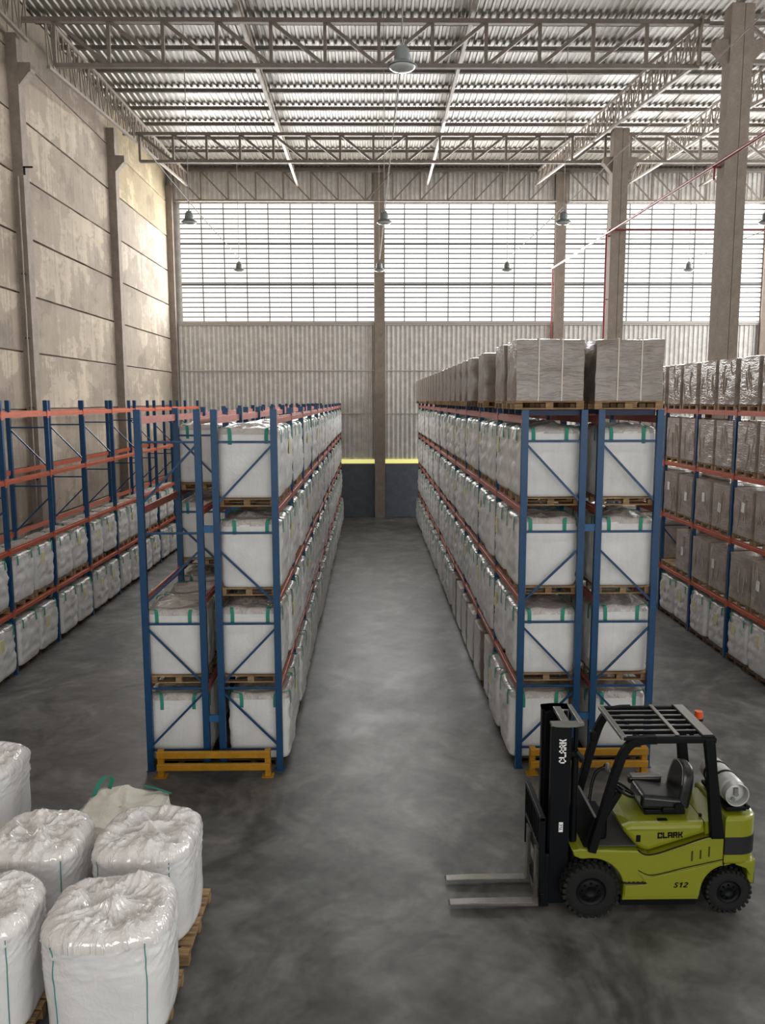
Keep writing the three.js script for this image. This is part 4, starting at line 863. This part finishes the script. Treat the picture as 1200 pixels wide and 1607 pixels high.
  // wheels with treaded tyres
  function wheel(x, r, w, z, s) {
    const wg = G('wheel', x - FX, r, z, 0, t), prof = [[r * 0.55, -w / 2 + 0.01], [r * 0.72, -w / 2], [r * 0.9, -w / 2 + 0.012], [r * 0.965, -w / 2 + 0.04], [r * 0.97, 0], [r * 0.965, w / 2 - 0.04], [r * 0.9, w / 2 - 0.012], [r * 0.72, w / 2], [r * 0.55, w / 2 - 0.01]].map(([a, b]) => new THREE.Vector2(a, b));
    const tyre = [new THREE.LatheGeometry(prof, 48).rotateX(Math.PI / 2)];
    for (let i = 0; i < 26; i++) for (const q of [1, -1]) { const g = rbox(0.052 * r / 0.34, 0.05 * r / 0.34, w * 0.46, 0.01, 0, 0, 0, 1); g.rotateY(0.3 * q).translate(0, r * 0.968, q * w * 0.26).rotateZ((i + (q > 0 ? 0.5 : 0)) / 26 * Math.PI * 2); tyre.push(g); }
    M('tyre', tyre, K.rubber, wg);
    const rim = [[0.0, 0.02], [r * 0.2, 0.025], [r * 0.22, 0.05], [r * 0.36, 0.02], [r * 0.5, 0.015], [r * 0.54, 0.045], [r * 0.58, 0.045], [r * 0.58, -0.02], [0, -0.02]].map(([a, b]) => new THREE.Vector2(a, b));
    const g = new THREE.LatheGeometry(rim, 36).rotateX(Math.PI / 2 * 1); if (s < 0) g.rotateY(Math.PI);
    const bolts = []; for (let i = 0; i < 8; i++) { const a = i / 8 * Math.PI * 2; bolts.push(rod(V(Math.cos(a) * r * 0.3, Math.sin(a) * r * 0.3, s * 0.02), V(Math.cos(a) * r * 0.3, Math.sin(a) * r * 0.3, s * 0.055), 0.014, 6)); }
    M('rim', [g.translate(0, 0, s * (w / 2 - 0.06)), ...bolts.map((b) => b.translate(0, 0, s * (w / 2 - 0.06)))], K.black, wg);
  }
  for (const s of [1, -1]) { wheel(2.71, 0.345, 0.24, s * 0.43, s); wheel(4.46, 0.28, 0.18, s * 0.39, s); }
  // cab fittings
  P('cowl', [prism([[2.62, 0.86], [2.66, 0.86], [2.79, 1.26], [2.74, 1.27]], -0.44, 0.44, 0.008), rbox(0.2, 0.3, 0.5, 0.05, 2.86, 1.04, 0.05)], K.black);
  P('cowl_edge', [bar(V(2.765, 1.268, -0.43), V(2.765, 1.268, 0.43), 0.03, 0.012)], K.greySteel);
  P('steering_column', [bar(V(2.92, 1.0, 0.05), V(3.16, 1.42, 0.05), 0.09, 0.09, 0.02)], K.black);
  { const g = new THREE.TorusGeometry(0.165, 0.018, 12, 36); const sp = [bar(V(-0.16, 0, 0), V(0.16, 0, 0), 0.03, 0.015), bar(V(0, 0, 0), V(0, -0.16, 0), 0.03, 0.015), new THREE.CylinderGeometry(0.045, 0.045, 0.03, 16).rotateX(Math.PI / 2)]; P('steering_wheel', [g, ...sp].map((q) => flat(q).rotateX(-Math.PI / 2 + 0.0).rotateZ(-0.5).translate(3.2, 1.46, 0.05)), K.black); }
  for (const z of [-0.12, -0.19]) P('lever', [tube([V(2.84, 1.2, z), V(2.88, 1.48, z), V(2.93, 1.6, z), V(3.04, 1.66, z)], 0.009, 20, 8), new THREE.SphereGeometry(0.024, 12, 8).translate(3.05, 1.665, z)], K.black);
  P('armrest', [rbox(0.44, 0.1, 0.1, 0.03, 3.6, 1.42, -0.3)], K.vinyl); P('armrest_pad', [rbox(0.4, 0.03, 0.1, 0.012, 3.62, 1.475, -0.3)], K.greySteel);
  P('seat_base', [rbox(0.52, 0.07, 0.46, 0.015, 3.7, 1.225, 0)], K.black);
  { const g = new RoundedBoxGeometry(0.54, 0.13, 0.5, 6, 0.06), p = g.attributes.position; for (let i = 0; i < p.count; i++) { const x = p.getX(i), z = p.getZ(i); if (p.getY(i) > 0.02) p.setY(i, p.getY(i) + (Math.abs(z) > 0.16 ? 0.035 : 0) + (x < -0.15 ? 0.02 : 0)); } g.computeVertexNormals(); P('seat_cushion', [g.rotateZ(-0.06).translate(3.66, 1.32, 0)], K.vinyl); }
  { const s = new THREE.Shape(); s.moveTo(-0.23, 0); s.lineTo(-0.23, 0.2); s.quadraticCurveTo(-0.22, 0.42, -0.12, 0.48); s.quadraticCurveTo(0, 0.52, 0.12, 0.48); s.quadraticCurveTo(0.22, 0.42, 0.23, 0.2); s.lineTo(0.23, 0); s.closePath(); const g = new THREE.ExtrudeGeometry(s, { depth: 0.06, bevelEnabled: true, bevelSize: 0.03, bevelThickness: 0.045, bevelSegments: 5, bevelOffset: -0.02, curveSegments: 14 }).rotateY(Math.PI / 2).rotateZ(-0.16).translate(3.9, 1.3, 0); P('seat_back', [g], K.vinyl);
    const e = []; for (let i = 0; i <= 20; i++) { const q = s.getPoint(0.16 + 0.62 * i / 20); e.push(V(-0.045, q.y, -q.x)); } P('seat_piping', [tube(e, 0.005, 40, 6).rotateZ(-0.16).translate(3.9, 1.3, 0)], K.greySteel); }
  P('seat_hinge', [rod(V(3.86, 1.31, 0.24), V(3.86, 1.31, 0.29), 0.06, 18), rbox(0.22, 0.08, 0.05, 0.02, 3.76, 1.27, 0.255)], K.black);
  // gas tank lying across the counterweight
  const tk = [[0, -0.43], [0.08, -0.425], [0.13, -0.4], [0.158, -0.35], [0.16, -0.3], [0.16, 0.24], [0.158, 0.29], [0.13, 0.34], [0.08, 0.365], [0, 0.37]].map(([a, b]) => new THREE.Vector2(a, b));
  P('gas_tank', [new THREE.LatheGeometry(tk, 40).rotateX(Math.PI / 2).translate(4.53, 1.53, -0.03)], K.tank);
  const cl = [[0.135, 0.3], [0.145, 0.3], [0.145, 0.42], [0.15, 0.43], [0.14, 0.435], [0.132, 0.42], [0.135, 0.3]].map(([a, b]) => new THREE.Vector2(a, b));
  P('tank_collar', [new THREE.LatheGeometry(cl, 36).rotateX(Math.PI / 2).translate(4.53, 1.53, -0.03)], K.tank);
  P('tank_valve', [rod(V(4.53, 1.53, 0.33), V(4.53, 1.53, 0.38), 0.03), box(0.05, 0.05, 0.02, 4.53, 1.58, 0.36), rod(V(4.5, 1.46, 0.34), V(4.5, 1.46, 0.37), 0.025)], K.greySteel);
  for (const z of [-0.22, 0.05]) P('tank_strap', [new THREE.TorusGeometry(0.164, 0.009, 8, 40).scale(1, 1, 2.4).translate(4.53, 1.53, z)], K.black);
  P('tank_bracket', [rbox(0.26, 0.05, 0.78, 0.01, 4.53, 1.34, 0), ...[-0.25, 0.2].map((z) => prism([[4.42, 1.29], [4.64, 1.29], [4.66, 1.42], [4.6, 1.38], [4.46, 1.38], [4.4, 1.42]], z - 0.02, z + 0.02)), rod(V(4.68, 1.36, 0.3), V(4.68, 1.36, 0.38), 0.03)], K.black);
  P('beacon', [new THREE.CylinderGeometry(0.05, 0.055, 0.1, 20).translate(4.31, 2.28, -0.36)], K.orange); P('beacon_base', [new THREE.CylinderGeometry(0.06, 0.06, 0.03, 20).translate(4.31, 2.22, -0.36), rbox(0.16, 0.02, 0.06, 0.004, 4.2, 2.21, -0.36)], K.black);
  P('rear_mirror', [rbox(0.05, 0.16, 0.12, 0.03, 4.24, 2.05, -0.4), rod(V(4.12, 2.2, -0.46), V(4.24, 2.1, -0.42), 0.012)], K.black);
  P('work_lamp', [rbox(0.07, 0.13, 0.1, 0.02, 2.93, 1.98, -0.42), rod(V(2.97, 2.0, -0.5), V(2.93, 1.98, -0.42), 0.012)], K.black);
  P('front_mirror', [new THREE.SphereGeometry(0.06, 16, 12).scale(0.5, 1.1, 0.9).translate(2.93, 1.86, 0.3), rod(V(2.98, 1.72, 0.46), V(2.94, 1.86, 0.32), 0.008)], K.greySteel);
  P('side_reflector', [box(0.02, 0.06, 0.012, 2.95, 1.72, 0.44)], K.orange);
}
renderer.render(scene, camera);
